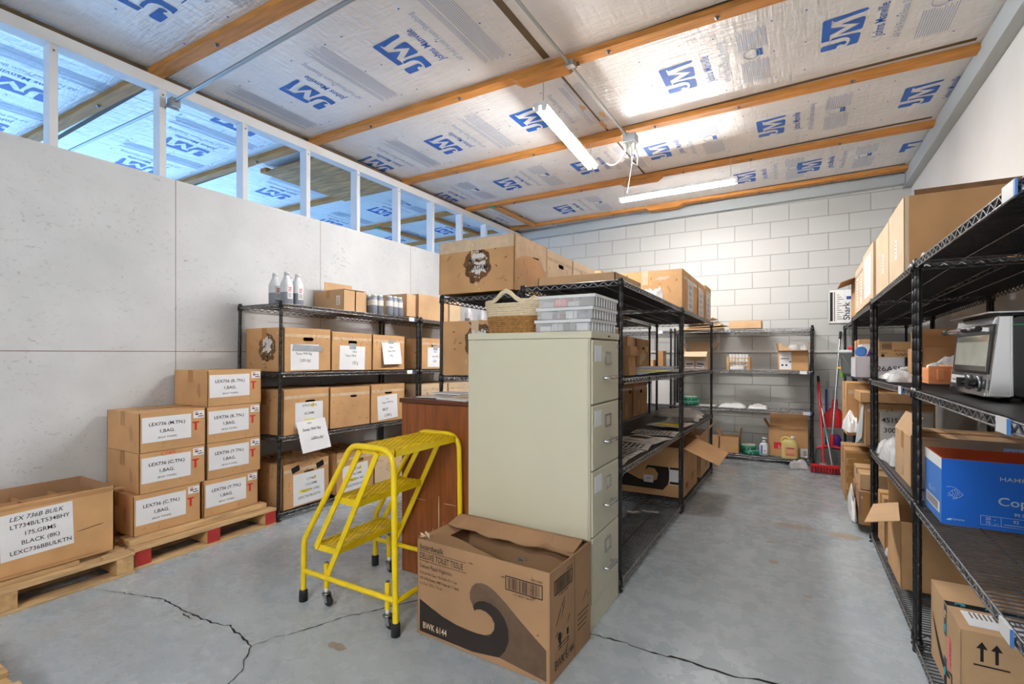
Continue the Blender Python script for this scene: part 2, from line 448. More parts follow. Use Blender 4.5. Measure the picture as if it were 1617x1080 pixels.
def sheet_print(xc, yc, seed, fine=True):
    """one printed mark: logo block, maker's name, product line and rows of small print"""
    W, Hh = .36, .225
    f = ceil_frame(xc, yc)
    for poly in LOGO:
        pts = [((a-.5)*W, (.5-d)*Hh) for a, d in poly]
        ce.poly(f, pts, 'blue_print', n=.0005)
    ce.text(f, 'Johns Manville', .078, 0, -.215, 'blue_print', n=.0005, bold=.012, sx=.78)
    ce.text(f, 'AP Foil Faced Foam Sheathing', .060, .02, -.318, 'blue_fine', n=.0005, sx=.72)
    q = random.Random(seed)
    if fine and xc < -1.5 and yc < 4.2:
        for k in range(12):
            b_ = -.415 - k*.0135 - (.012 if k > 2 else 0)
            ce.quad(f, -.36+.012*(k % 3), .37-q.random()*.07, b_-.0022, b_+.0022, 'blue_fine', .0004)
    elif fine:
        for k in range(14):
            b_ = -.40 - k*.0125
            ce.quad(f, -.33, -.02-q.random()*.04, b_-.0022, b_+.0022, 'blue_fine', .0004)
            ce.quad(f, .10, .34-q.random()*.05, b_-.0022, b_+.0022, 'blue_fine', .0004)
        ce.tube([f.p(.04+.06*math.cos(t*PI/6), -.47+.05*math.sin(t*PI/6), .0008) for t in range(12)], .0022, 'blue_fine', 4, closed=True)
        ce.quad(f, .0, .085, -.535, -.50, 'blue_print', .0006)
    for a in (-.36, 0., .34):
        for b_ in (.20, -.27, -.60):
            ce.quad(f, a-.006, a+.006, b_-.005, b_+.005, 'blue_print', .0004)
sd = 0
for yc, xs in [(1.30, (-3.13, -2.2, -4.87, -5.8, -.73, .25)), (2.46, (-2.24, -3.19, -4.10, -4.93, -5.80)), (3.69, (-1.95, -2.86, -3.74, -4.6, -5.42, -.73, .25)), (4.91, (-1.93, -2.88, -3.80, -4.87, -5.9, -1.17, -.19, .83)), (6.16, (-2.72, -3.90, -4.8, -5.8, -.5, .12, 1.0))]:
    for x in xs:
        sd += 1
        if x > .95:
            f = ceil_frame(x, yc)
            ce.poly(f, [((a-.5)*.36, (.5-d)*.225) for a, d in LOGO[2] if d < .9], 'blue_print', .0005)
            continue
        sheet_print(x, yc, sd)
# open seam between sheets
for (ya, yb) in [(-1, 2.98), (3.1, 4.25), (4.35, 5.5)]:
    hw = .024 if ya < 2 else .009
    ce.quad(ceil_frame(-1.45, 0), -yb, -ya, -hw, hw, 'gap_brown', .0006)
for (x, y, sdd) in [(-1.49, 3.72, 3), (-1.40, 3.9, 4), (-1.38, 4.6, 5), (-1.45, 4.1, 6)]:
    f = ceil_frame(x, y)
    ce.poly(f, jag(0, 0, .07, .02, 10, sdd, .5), 'kraft', .0008)
for yj in (-.63, .61, 1.77, 3.03, 4.22, 5.43, 6.62):
    ce.quad(ceil_frame(0, yj+.01), -.018, .018, -1.0, 8., 'gap_brown', .0003)
struct(ce.build('ceiling'))

# purlins: 2x4 laid flat under the sheets
tn = [0]
def trim(mb, **k):
    tn[0] += 1; return struct(mb.build('trim_%d' % tn[0], **k))
for y0 in (-.60, .62, 1.83, 3.10, 4.31, 5.53, 6.70):
    m = MB()
    A, B = -9.5, 1.05
    ya, yb = y0+.03*(A+1.3), y0+.03*(B+1.3)
    vs = []
    for x, y in ((A, ya), (B, yb)):
        for dy in (-.089, 0):
            for dz in (-.040, -.002): vs.append((x, y+dy, zc(x)+dz))
    m.add(vs, [(0, 1, 3, 2), (4, 6, 7, 5), (0, 4, 5, 1), (2, 3, 7, 6), (0, 2, 6, 4), (1, 5, 7, 3)], 'purlin')
    for x in (-4.6, -3.1, -2.2, -1.05, -.4, .35):
        y = y0+.03*(x+1.3)-.045
        m.lathe([(.016, zc(x)-.041), (.016, zc(x)-.044), (.009, zc(x)-.044), (.008, zc(x)-.056), (.0, zc(x)-.057)], 'bolt', 8, (x, y, 0), caps=False)
    trim(m)
    if y0 > 2:
        m = MB(); x = -1.47; y = y0+.03*(x+1.3)
        z = zc(x)-.04
        prof = [(-.28, 0), (-.22, -.038), (.14, -.038), (.20, 0)]
        vs = [(x+a, y+.012, z+b_) for a, b_ in prof] + [(x+a, y-.10, z+b_) for a, b_ in prof]
        m.add(vs, [(0, 1, 2, 3), (7, 6, 5, 4), (0, 4, 5, 1), (1, 5, 6, 2), (2, 6, 7, 3), (3, 7, 4, 0)], 'purlin')
        trim(m)
for x in (-3.42, -4.42, -5.40):      # short blocking between the last two purlins
    m = MB(); yk = 5.53+.03*(x+1.3)
    m.bar((x, yk, zc(x)-.03), (x+.02, yk+1.08, zc(x)-.03), .06, .04, 'purlin_y')
    m.box(x-.03, x+.05, yk-.08, yk-.02, zc(x)-.055, zc(x)-.04, 'green_clip')
    trim(m)
m = MB(); m.box(-4.70, -3.92, 3.12, 4.16, zc(-4.7)-.075, zc(-4.7)-.055, 'plywood'); trim(m)
m = MB(); m.bar((-4.72, 3.10, zc(-4.7)-.05), (-4.72, 4.2, zc(-4.7)-.05), .09, .04, 'purlin_y'); trim(m)
m = MB(); m.bar((-3.98, 4.3, zc(-3.9)-.05), (-3.98, 3.5, zc(-3.9)-.05), .07, .04, 'purlin_y'); trim(m)

# left partition: white OSB below, open studs and plate above
WX = -3.787
m = MB(); m.box(WX-.012, WX, -3.2, 6.95, -.06, 2.442, 'osb_white')
for yv in (-.61, .61, 1.83, 3.05, 4.27, 5.49): m.box(WX-.001, WX+.0007, yv-.0015, yv+.0015, 0, 2.44, 'smudge')
m.box(WX-.001, WX+.0007, -3.2, 2.35, 1.234, 1.238, 'smudge')
struct(m.build('wall_left'))
for yv in (-.6, 0., .6, 1.175, 1.755, 2.345, 2.93, 3.515, 4.10, 4.69, 5.28, 5.87, 6.46):
    m = MB(); m.box(WX-.10, WX-.011, yv-.02, yv+.02, 2.40, 3.045, 'stud_white')
    m.lathe([(.006, 0), (.006, .003), (0, .004)], 'bolt', 6, (WX-.0105, yv, 3.01), ax='x', caps=False); trim(m)
m = MB(); m.box(WX-.10, WX-.004, -3.2, 6.95, 3.045, 3.118, 'stud_white'); trim(m)
m = MB(); m.box(WX-.09, WX-.02, -3.2, 6.9, 3.119, 3.15, 'gap_brown'); trim(m)
m = MB(); m.box(-10, 1.15, 6.93, 7.05, -.1, 3.32, 'block_white'); struct(m.build('wall_back'))
m = MB(); m.box(1.10, 1.2, -3.2, 7.0, -.1, 3.32, 'wall_paint'); struct(m.build('wall_right'))
m = MB(); m.box(-10, 1.15, -3.3, -3.2, 0, 3.32, 'wall_paint'); struct(m.build('wall_front'))
m = MB(); m.box(1.035, 1.10, -3.2, 6.93, 3.06, 3.232, 'trim_grey'); m.box(1.02, 1.036, -3.2, 6.93, 3.05, 3.065, 'trim_grey'); trim(m)
m = MB()
vs = [(x, y, zc(x)+dz) for x in (-3.78, 1.03) for y in (6.84, 6.93) for dz in (-.15, -.045)]
m.add(vs, [(0, 1, 3, 2), (4, 6, 7, 5), (0, 4, 5, 1), (2, 3, 7, 6), (0, 2, 6, 4), (1, 5, 7, 3)], 'trim_grey'); trim(m)
m = MB(); m.box(-3.1, 1.05, 6.905, 6.93, 1.235, 1.265, 'wall_paint'); m.box(-.9, -.87, 6.905, 6.93, 1.265, 1.5, 'wall_paint'); trim(m)  # surface raceway

# ------------------------------------------------------------------ conduits, lamps
m = MB()
m.tube([(-5.7, 1.80, 2.985), (-3.84, 1.80, 2.965), (-3.73, 1.80, 2.97), (-2.05, 1.83, 3.085), (1.0, 1.90, 3.14)], .0125, 'galv', 8)
cp = thing('conduit', 'long galvanized conduit crossing under the ceiling and past the stud wall', 'pipe', (0, 0, 0))
m.build('pipe', cp)
m = MB(); m.box(-3.787, -3.72, 1.775, 1.83, 2.93, 2.99, 'galv'); m.box(-3.80, -3.76, 1.765, 1.84, 2.92, 2.935, 'steel'); m.build('clamp', cp)
cp = thing('conduit', 'thin conduit running along the ceiling seam to the cord box', 'pipe', (0, 0, 0))
m = MB()
m.tube([(-1.33, -1.5, 3.145), (-1.32, 2.2, 3.145), (-1.29, 3.0, 3.12), (-1.285, 3.9, 3.12), (-1.26, 4.13, 3.09)], .010, 'galv', 8); m.build('pipe', cp)
m = MB(); m.box(-1.315, -1.26, 2.98, 3.03, 3.105, 3.14, 'steel'); m.tube([(-1.24, 3.02, 3.1), (-1.24, 3.02, 3.13)], .01, 'bolt', 6); m.build('clamp', cp)
jb = thing('outlet_box', 'metal ceiling outlet box with plugs and dangling white cords', 'outlet', (-1.24, 4.19, 3.03))
m = MB(); m.box(-.055, .055, -.05, .05, 0, .07, 'galv'); m.build('box', jb, bevel=.004)
for k, (dx, dy) in enumerate([(-.035, -.02), (0, .015), (.035, -.015)]):
    m = MB(); m.lathe([(.016, 0), (.019, -.03), (.012, -.06), (.006, -.075)], 'cord', 10, (dx, dy, 0)); m.build('plug', jb)
def sag(p, q, drop, n=14):
    p, q = Vector(p), Vector(q)
    return [p.lerp(q, i/n) - Vector((0, 0, drop*4*(i/n)*(1-i/n))) for i in range(n+1)]
for pts in (sag((-.035, -.02, -.06), (-.22, .03, -.12), .06), sag((.035, -.015, -.06), (-.36, 1.08, -.075), .02),
            [(.0, .015, -.07), (.01, .02, -.16), (.05, .03, -.19), (.06, .02, -.12), (.03, .0, .02), (-.02, -.03, .09), (-.05, -.02, .02)]):
    m = MB(); m.tube([(a, b_, c_) for a, b_, c_ in pts], .0045, 'cord', 6); m.build('cord', jb)
def shop_light(label, a, b_, zt, group='hanging tube lights', ys=(-.026, .026)):
    a, b_ = Vector(a), Vector(b_); d = b_-a; Ln = d.length; rz = math.atan2(d.y, d.x)
    t = thing('tube_light', label, 'ceiling light', ((a+b_)/2).to_tuple(), rz, group)
    h = Ln/2
    m = MB(); prof = [(-.055, 0), (-.045, .032), (.045, .032), (.055, 0), (.03, .006), (-.03, .006)]
    vs = [(-h, y, z+.012) for y, z in prof] + [(h, y, z+.012) for y, z in prof]
    k = len(prof); m.add(vs, [(i, i+k, (i+1) % k+k, (i+1) % k) for i in range(k)] + [tuple(range(k))[::-1], tuple(range(k, 2*k))], 'fixture'); m.build('housing', t)
    for y in ys:
        m = MB(); m.tube([(-h+.025, y, 0), (h-.025, y, 0)], .014, 'tube_light', 10); m.build('tube', t)
        for s in (-1, 1):
            m = MB(); m.box(s*(h-.012)-.012, s*(h-.012)+.012, y-.017, y+.017, -.016, .03, 'fixture'); m.build('socket', t, bevel=.003)
    for s in (-1, 1):
        m = MB(); x = s*(h-.06); n = max(3, int((zt-a.z-.04)/.03))
        for i in range(n):
            z = .044+i*(zt-a.z-.044)/n; zz = z+(zt-a.z-.044)/n
            off = .004 if i % 2 else 0
            m.tube([(x-.004+off*.5, -off, z), (x+.004, off, z), (x+.004, off, zz), (x-.004+off*.5, -off, zz)], .0016, 'steel', 4, closed=True)
        m.build('chain', t)
    return t
shop_light('bright twin tube light hanging by a chain from the splice, pointing at the back wall', (-1.52, 3.02, 2.90), (-1.60, 4.24, 2.90), 3.10)
shop_light('bright twin tube light hanging parallel to the block wall', (-1.69, 5.30, 2.90), (-.50, 5.27, 2.90), 3.15)
shop_light('twin tube light hanging overhead behind the viewpoint, on the aisle side', (.5, -2.1, 2.95), (-.72, -2.1, 2.95), 3.15)


shop_light('second twin tube light added behind the viewpoint, hanging overhead as unseen fill', (.5, -3.0, 2.95), (-.72, -3.0, 2.95), 3.15)  # unseen extra fixture, added as fill light for the foreground

# ------------------------------------------------------------------ wire shelving
def rack(label, x, y, rz, Lr, D, zs, H=1.60, liners=(), tags=(), group=None, tilt=True, lean=0.):
    t = thing('wire_shelving_rack', label, 'shelving', (x, y, 0), 0, group)
    z0 = -.016*(y-2.6) if tilt else 0.
    t.matrix_world = Matrix.Translation((x, y, z0)) @ Matrix.Rotation(-.016 if tilt else 0, 4, 'X') @ Matrix.Rotation(rz, 4, 'Z')
    i0 = .0127
    prof = [(.0125, .045)]
    z = .06
    while z < H-.02:
        prof += [(.0127, z), (.0112, z+.003), (.0112, z+.005), (.0127, z+.008)]; z += .0508
    prof += [(.0127, H-.012), (.0145, H-.010), (.0145, H), (.006, H+.004)]
    pm = MB(); pm.lathe(prof, 'black_metal', 8)
    p0 = pm.build('post', t, (i0, i0, 0))
    fm = MB(); fm.lathe([(.019, 0), (.019, .008), (.008, .012), (.006, .03), (.015, .032), (.017, .05)], 'black_metal', 10)
    f0 = fm.build('foot', p0)
    for (a, b_) in ((Lr-i0, i0), (i0, D-i0), (Lr-i0, D-i0)):
        p = p0.copy(); COL.objects.link(p); p.parent = t; p.location = (a, b_, 0)
        f = f0.copy(); COL.objects.link(f); f.parent = p
    sm = MB(); hh = .028; a0, a1, b0, b1 = .012, Lr-.012, .004, D-.004; mt = 'wire'
    for zz in (-.003, -hh):
        for yy in (b0, b1): sm.tube([(a0, yy, zz), (a1, yy, zz)], .0034, 'wire_highlight', 6)
        for xx in (.006, Lr-.006): sm.tube([(xx, .01, zz), (xx, D-.01, zz)], .0034, mt, 6)
    def zig(p, q, n):
        p, q = Vector(p), Vector(q); pts = []
        for i in range(n+1):
            pts.append(p.lerp(q, i/n) + Vector((0, 0, -.005 if i % 2 else -hh+.002)))
        for u, w in zip(pts, pts[1:]): sm.bar(u, w, .0045, .0045, 'wire_highlight')
    nz = int(Lr/.03)
    zig((a0+.01, b0, 0), (a1-.01, b0, 0), nz); zig((a0+.01, b1, 0), (a1-.01, b1, 0), nz)
    for xx in (.006, Lr-.006): zig((xx, .02, 0), (xx, D-.02, 0), int(D/.03))
    n = int(Lr/.0254)
    for i in range(1, n):
        xx = .012+(Lr-.024)*i/n; sm.bar((xx, b0, -.0025), (xx, b1, -.0025), .0034, .0034, mt)
    for k in (1, 2, 3):
        yy = D*k/4; sm.tube([(a0, yy, -.007), (a1, yy, -.007)], .0030, 'wire_highlight', 5)
    yy = D/2
    sm.tube([(a0, yy, -hh), (a1, yy, -hh)], .0032, mt, 5); zig((a0, yy, 0), (a1, yy, 0), nz//2)
    for (xx, y_) in ((i0, i0), (Lr-i0, i0), (i0, D-i0), (Lr-i0, D-i0)):
        sm.lathe([(.0195, -.034), (.0165, .008)], 'black_metal', 10, (xx, y_, 0))
    s0 = None
    for k, zz in enumerate(zs):
        if s0 is None: s0 = s = sm.build('wire_shelf', t)
        else: s = s0.copy(); COL.objects.link(s); s.parent = t
        s.location = (0, 0, zz)
        if k in liners:
            lm = MB(); lm.box(.02, Lr-.02, .012, D-.012, .0005, .0030, liners[k]); lm.build('shelf_liner', t, (0, 0, zz))
        for (kk, a) in tags:
            if kk == k:
                gm = MB(); gm.box(a-.035, a+.035, -.006, -.0015, -.034, .003, 'white_plastic'); gm.box(a+.036, a+.046, -.006, -.0015, -.034, .003, 'label_blue'); gm.build('tag_holder', t, (0, 0, zz))
    return t
ZS = (1.585, 1.075, .605, .055)
rack('black wire rack against the white board wall, nearest the pallets', -3.24, 2.24, PI/2, 1.52, .53, ZS, liners={1: 'liner_black'}, tags=((0, 1.40), (1, 1.38)))
rack('black wire rack against the white board wall, behind the one nearest the pallets', -3.24, 3.785, PI/2, 1.52, .53, ZS)
rack('black wire rack of the island behind the wooden cabinet, torn-label boxes at its end', -1.435, 2.55, PI/2, 1.50, .60, ZS, liners={0: 'liner_black'})
rack('black wire rack at the island\'s far end, on the side of the white board wall', -1.435, 4.08, PI/2, 1.55, .60, ZS, liners={0: 'liner'})
rack('black wire rack of the island right behind the filing cabinet, printed films on a shelf', -.775, 2.455, PI/2, 1.55, .60, (1.60, 1.09, .625, .06), liners={0: 'liner'})
rack('black wire rack at the island\'s aisle end, open cartons on its bottom shelf', -.775, 4.04, PI/2, 1.58, .60, (1.60, 1.09, .62, .06), liners={0: 'liner', 1: 'liner', 2: 'liner_black'})
rack('black wire rack against the block wall beside the brooms', -1.355, 6.45, 0, 1.52, .425, (1.575, 1.085, .625, .08), tags=((1, 1.42), (2, 1.45), (3, 1.40)))
rack('black wire rack against the block wall, mostly hidden behind the island', -2.91, 6.45, 0, 1.53, .425, (1.575, 1.085, .625, .08), tags=((0, 1.38), (1, 1.38)))
RX = .418
rack('black wire rack holding the toaster oven at the right edge', RX, 2.595, -PI/2, 1.62, .60, (1.60, 1.07, .602, .04), liners={0: 'liner_black', 1: 'liner_black'}, tags=((0, 1.07), (2, 1.05), (1, 1.03)), tilt=False)
rack('black wire rack by the right wall with the open bottom carton', RX+.005, 4.03, -PI/2, 1.40, .60, (1.60, 1.07, .60, .055), liners={0: 'liner', 2: 'liner'}, tags=((1, 1.14),))
rack('black wire rack by the right wall holding the grey carton', RX+.03, 5.575, -PI/2, 1.52, .60, (1.60, 1.07, .60), liners={0: 'liner', 2: 'liner'})
rack('black wire rack by the right wall, farthest back near the brooms', RX+.05, 6.80, -PI/2, 1.20, .58, (1.60, 1.07, .60, .06), liners={0: 'liner'})

# ------------------------------------------------------------------ cartons
UX, UY, UZ = (1, 0, 0), (0, 1, 0), (0, 0, 1)
def faces(w, d, h):
    return {'front': Fr((0, 0, 0), UX, UZ), 'left': Fr((-w/2, 0, 0), (0, -1, 0), UZ), 'right': Fr((w/2, 0, 0), UY, UZ), 'back': Fr((0, d, 0), (-1, 0, 0), UZ), 'top': Fr((0, 0, h), UX, UY)}
def sheet(parent, fr, a, b_, w, h, lines, name='paper_label', mat='paper', tilt=0., lift=.0008, extra=None, curl=0.):
    """paper centred at (a,b_) on the face; lines: (text, size, da, db, material, options)"""
    m = MB(); f = fr.rot(a, b_, tilt)
    if curl:
        vs = []; n = 6
        for i in range(n+1):
            t = i/n; bb = -h/2+h*t
            vs += [f.p(-w/2, bb, lift+curl*(1-t)), f.p(w/2, bb, lift+curl*(1-t))]
        m.add(vs, [(2*i, 2*i+1, 2*i+3, 2*i+2) for i in range(n)], mat)
        m.add([p + f.n*-.0005 for p in map(Vector, vs)], [(2*i+2, 2*i+3, 2*i+1, 2*i) for i in range(n)], mat)
    else: m.fbox(f, -w/2, w/2, -h/2, h/2, 0, lift, mat)
    for l in lines:
        txt, size, da, db, mt = l[:5]; op = l[5] if len(l) > 5 else {}
        m.text(f, txt, size, da, db, mt, n=lift+.0006 + (curl*(1-(db/h+.5))+.001 if curl else 0), **op)
    if extra: extra(m, f, lift+.0004)
    return m.build(name, parent)
HOLE = {}
def carton(label, pos, w, d, h, rz=0., mat='kraft', holes=(), group=None, open_top=False, flaps=(), tape='tape_brown', art=None, name='cardboard_box', cat='box', dividers=None, mat_in=None, seam='x', jit=0.):
    t = thing(name, label, cat, pos, rz, group)
    t.matrix_world = Matrix.Translation((pos[0], pos[1], pos[2]+.003)) @ Matrix.Rotation(-.016 if pos[1] > 2.75 else 0, 4, 'X') @ Matrix.Rotation(rz, 4, 'Z')
    F = faces(w, d, h); T = .0045; mi = mat_in or mat
    m = MB()
    hs = {k: [] for k in F}
    for hh in holes:
        k, a, b_ = hh[:3]; hw, hz = (hh[3], hh[4]) if len(hh) > 3 else (.095, .030)
        hs[k].append((a, b_, hw, hz))
    def mkpanel(k, ww):
        f = F[k]; off = -ww/2 if k in ('front', 'back') else (-d if k == 'left' else 0)
        f2 = Fr(f.p(off, 0), f.r, f.u)
        m.panel(f2, ww, h, T, mat, [stadium(a-off, b_, hw, hz) for a, b_, hw, hz in hs[k]], mi)
    mkpanel('front', w); mkpanel('back', w); mkpanel('left', d); mkpanel('right', d)
    m.box(-w/2+T, w/2-T, T, d-T, 0.001, T, mi)
    if not open_top:
        g = .0012
        if seam == 'x':
            m.box(-w/2, w/2, 0, d/2-g, h, h+.004, mat); m.box(-w/2, w/2, d/2+g, d, h, h+.004, mat)
        else:
            m.box(-w/2, -g, 0, d, h, h+.004, mat); m.box(g, w/2, 0, d, h, h+.004, mat)
    if art: art(m, F)
    m.build('body', t)
    if tape and not open_top:
        q = MB()
        if seam == 'x':
            q.box(-w/2-.0012, w/2+.0012, d/2-.028, d/2+.028, h+.004, h+.0052, tape)
            for s in (-1, 1): q.box(s*(w/2+.0006)-.0006, s*(w/2+.0006)+.0006, d/2-.028, d/2+.028, h*.66, h+.0045, tape)
        else:
            q.box(-.028, .028, -.0012, d+.0012, h+.004, h+.0052, tape)
            q.box(-.028, .028, -.0014, -.0003, h*.68, h+.0045, tape)
        q.build('packing_tape', t)
    for (side, ang, ln) in flaps:      # ang: 0 standing straight up, 90 folded out level, beyond 90 hanging, negative leaning in
        q = MB(); a = math.radians(ang); F_ = F[side]
        ww = w if side in ('front', 'back') else d
        off = -ww/2 if side in ('front', 'back') else (-d if side == 'left' else 0)
        o = F_.p(off, h); up = F_.u*math.cos(a) + F_.n*math.sin(a)
        f2 = Fr(o, F_.r, up)
        q.fbox(f2, .004, ww-.004, 0, ln, -.0022, .0022, mat)
        q.build('flap', t)
    if dividers:
        nx, ny, dh = dividers
        for i in range(1, nx):
            q = MB(); x = -w/2+w*i/nx; q.box(x-.0015, x+.0015, T+.001, d-T-.001, .02, dh, 'kraft_dark'); q.build('divider', t)
        for j in range(1, ny):
            q = MB(); y = d*j/ny; q.box(-w/2+T+.001, w/2-T-.001, y-.0015, y+.0015, .02, dh, 'kraft_dark'); q.build('divider', t)
    return t, F
def facing_px(xf, y0, y1, z, d, h, **k):   # front toward +X
    ym = (y0+y1)/2
    return (xf, ym, z), y1-y0, d, h, PI/2
def cx_(label, xf, y0, y1, z, d, h, **k):
    return carton(label, (xf, (y0+y1)/2, z+fz((y0+y1)/2)), y1-y0, d, h, PI/2, **k)
def cn_(label, x0, x1, yf, z, d, h, **k):     # front toward -Y
    return carton(label, ((x0+x1)/2, yf, z+fz(yf)), x1-x0, d, h, 0, **k)
def cm_(label, xf, y0, y1, z, d, h, **k):     # front toward -X
    return carton(label, (xf, (y0+y1)/2, z+fz((y0+y1)/2)), y1-y0, d, h, -PI/2, **k)

# --- the toner cartons on the pallet
def toner(label, y0, z, code, cyan=False, w=.374, xf=-3.33, lw=.272):
    def art(m, F):
        f = F['front']; x = w/2
        m.box(x-.080, x-.040, -.0009, .0, .144, .153, 'ink_red'); m.box(x-.067, x-.054, -.0009, 0, .098, .146, 'ink_red')
        m.quad(f, x-.033, x-.030, .151, .154, 'ink_red')
        if cyan: m.text(f, 'CYAN', .030, -.03, .211, 'ink_red', shear=.2)
        else: m.quad(f, -.155, -.13, .226, .2265, 'ink_red')
        for k in range(3): m.poly(f.rot(rnd.uniform(-.15, .15), rnd.uniform(.015, .05), rnd.uniform(0, 3)), jag(0, 0, .012, .003, 9, k+int(z*100)), 'kraft_dark')
        m.poly(F['left'], jag(-.10, .11, .02, .05, 9, int(z*77), .4), 'kraft_dark')
    t, F = carton(label, (xf, y0+w/2, z), w, .41, .232, PI/2, mat='kraft_orange', group='toner cartons stacked on the pallet', art=art, seam='x')
    hh = .150
    sheet(t, F['front'], -.038, .132, lw, hh, [('LEX736 (%s.TN.)' % code, .028, 0, .022, 'ink', dict(bold=.022, sx=1.08)), ('1,BAG.', .028, 0, -.022, 'ink', dict(bold=.022, sx=1.08)), ('(BULK TONER)', .0145, 0, -.056, 'ink', dict(bold=.012, sx=1.1))], tilt=rnd.uniform(-.02, .02), lift=.0015)
    def ex(m, f, n):
        m.quad(f, -.026, -.004, .011, .016, 'ink_red', n); m.quad(f, -.022, -.002, -.004, .006, 'ink_grey', n); m.quad(f, .004, .02, -.002, .004, 'ink_grey', n); m.quad(f, -.005, .028, -.016, -.010, 'ink_grey', n)
    sheet(t, F['front'], w/2-.042, .198, .066, .046, [], name='sticker', extra=ex)
    return t
PZ = .118
toner('cyan toner carton (C.TN.) at the bottom of the shorter stack on the pallet', 1.383, PZ+.035, 'C')
toner('cyan toner carton with CYAN handwritten in red, middle of the shorter stack', 1.412, PZ+.274, 'C', cyan=True)
toner('magenta toner carton (M.TN.) on top of the shorter stack', 1.414, PZ+.513, 'M')
toner('yellow toner carton (Y.TN.) at the bottom of the taller stack on the pallet', 1.775, PZ+.035, 'Y')
toner('yellow toner carton (Y.TN.), second from bottom in the taller stack', 1.795, PZ+.274, 'Y')
toner('black toner carton (B..TN.), second from top in the taller stack', 1.794, PZ+.513, 'B.')
toner('black toner carton (B..TN.) on the very top of the taller stack', 1.800, PZ+.752, 'B.')

# --- pallets
def pallet(label, x1, x0, y0, y1, red=True, blocks=False):
    t = thing('wooden_pallet', label, 'pallet', (0, 0, 0))
    n = 5; bw = .085
    for i in range(n):
        x = x1-bw/2-(x1-x0-bw)*i/(n-1); dz = rnd.uniform(-.001, .001)
        m = MB(); m.box(x-bw/2, x+bw/2, y0, y1, .100, .118+dz, 'pallet_wood'); m.build('deck_board', t, bevel=.002)
    for i in (0, 2, 4):
        x = x1-bw/2-(x1-x0-bw)*i/(n-1)
        m = MB(); m.box(x-bw/2, x+bw/2, y0, y1, 0, .016, 'pallet_wood'); m.build('bottom_board', t, bevel=.002)
    for y in (y0+.045, (y0+y1)/2, y1-.045):
        m = MB(); m.box(x0+.01, x1-.002, y-.040, y+.040, .017, .0995, 'pallet_wood_x')
        if red: m.box(x1-.002, x1-.0005, y-.040, y+.040, .017, .0995, 'pallet_red')
        m.build('stringer', t, bevel=.002)
    return t
pallet('low wooden pallet with red painted stringer ends under the toner cartons', -3.225, -3.76, 1.345, 2.222)
t = pallet('low pale wooden pallet under the open divider carton', -3.19, -3.74, .30, 1.335, red=False)
for (y0, y1, x) in ((.60, 1.05, -3.27), (1.02, 1.20, -3.32)):
    m = MB(); m.box(x-.06, x+.02, y0, y1+.06, .119, .135, 'pallet_wood'); m.build('loose_board', t)
m = MB(); m.box(-3.225, -3.195, 1.19, 1.31, .119, .136, 'pallet_wood'); m.build('broken_strip', t)
pallet('wooden pallet just entering the frame at the bottom left corner', -2.19, -3.0, -.45, .615, red=False)

# --- the raised support under the toner cartons: two planks
for k, x in enumerate((-3.35, -3.66)):
    m = MB(); m.box(x-.07, x+.06, 1.35, 2.19, .119, .152, 'pallet_wood'); o = m.build('wooden_plank', None, bevel=.003)
    tag(o, ('long wooden plank on the pallet under the toner carton fronts', 'long wooden plank on the pallet behind, by the board wall')[k], 'plank')

# --- open divider carton
def art_open(m, F):
    f = F['front']; x = .30
    m.poly(f, jag(.10, .335, .26, .012, 20, 3, .3), 'kraft_dark'); m.poly(f.rot(.21, .155, .12), jag(0, 0, .06, .003, 12, 4, .3), 'smudge')
    m.poly(f, jag(-.02, .012, .25, .006, 16, 5, .3), 'kraft_dark')
t, F = cx_('big open carton of dividers with handwritten BULK paper at the far left', -3.27, .66, 1.268, .137, .43, .352, mat='kraft_orange', open_top=True, art=art_open, mat_in='kraft_dull', dividers=(4, 3, .305))
sheet(t, F['front'], -.012, .20, .275, .222, [('LEX 736B BULK', .030, .0, .074, 'ink', dict(shear=.25, bold=.006)), ('LT734B/LT534BHY', .0285, .012, .036, 'ink', dict(bold=.008)), ('175,GRMS', .0285, .01, -.006, 'ink', dict(bold=.008)), ('BLACK (8K)', .0285, .01, -.048, 'ink', dict(bold=.008)), ('LEXC736BBULKTN', .0285, .012, -.090, 'ink', dict(bold=.008))], tilt=.03, lift=.0015)
def torn(parent, fr, a, b_, r, seed, dark=True, txt=()):
    q = random.Random(seed); m = MB()
    if dark:
        m.poly(fr, jag(a, b_-r*.1, r*1.18, r*1.28, 30, seed, .10), 'smudge', .0005)
        for k in range(4): m.poly(fr, jag(a+q.uniform(-.9, .9)*r, b_-q.uniform(.5, 1.5)*r, r*.22, r*.30, 16, seed+k, .3), 'smudge', .0006)
    for k in range(12):
        aa, bb = a+q.uniform(-.5, .5)*r, b_+q.uniform(-.55, .65)*r
        m.poly(fr.rot(aa, bb, q.uniform(0, 3.1)), jag(0, 0, r*q.uniform(.22, .42), r*q.uniform(.12, .25), 13, seed*10+k, .42), 'paper_worn', .0008+.00012*k)
    for k in range(26):
        aa, bb = a+q.gauss(0, .62)*r, b_+q.gauss(-.05, .66)*r
        m.poly(fr.rot(aa, bb, q.uniform(0, 3.1)), jag(0, 0, r*q.uniform(.05, .16), r*q.uniform(.02, .05), 8, seed*30+k, .5), 'paper_worn', .0009+.00003*k)
    for (s, size, da, db) in txt: m.text(fr, s, size, a+da, b_+db, 'ink', n=.0030, bold=.01)
    return m.build('torn_label', parent)
torn(t, F['front'], -.255, .20, .05, 5, False)

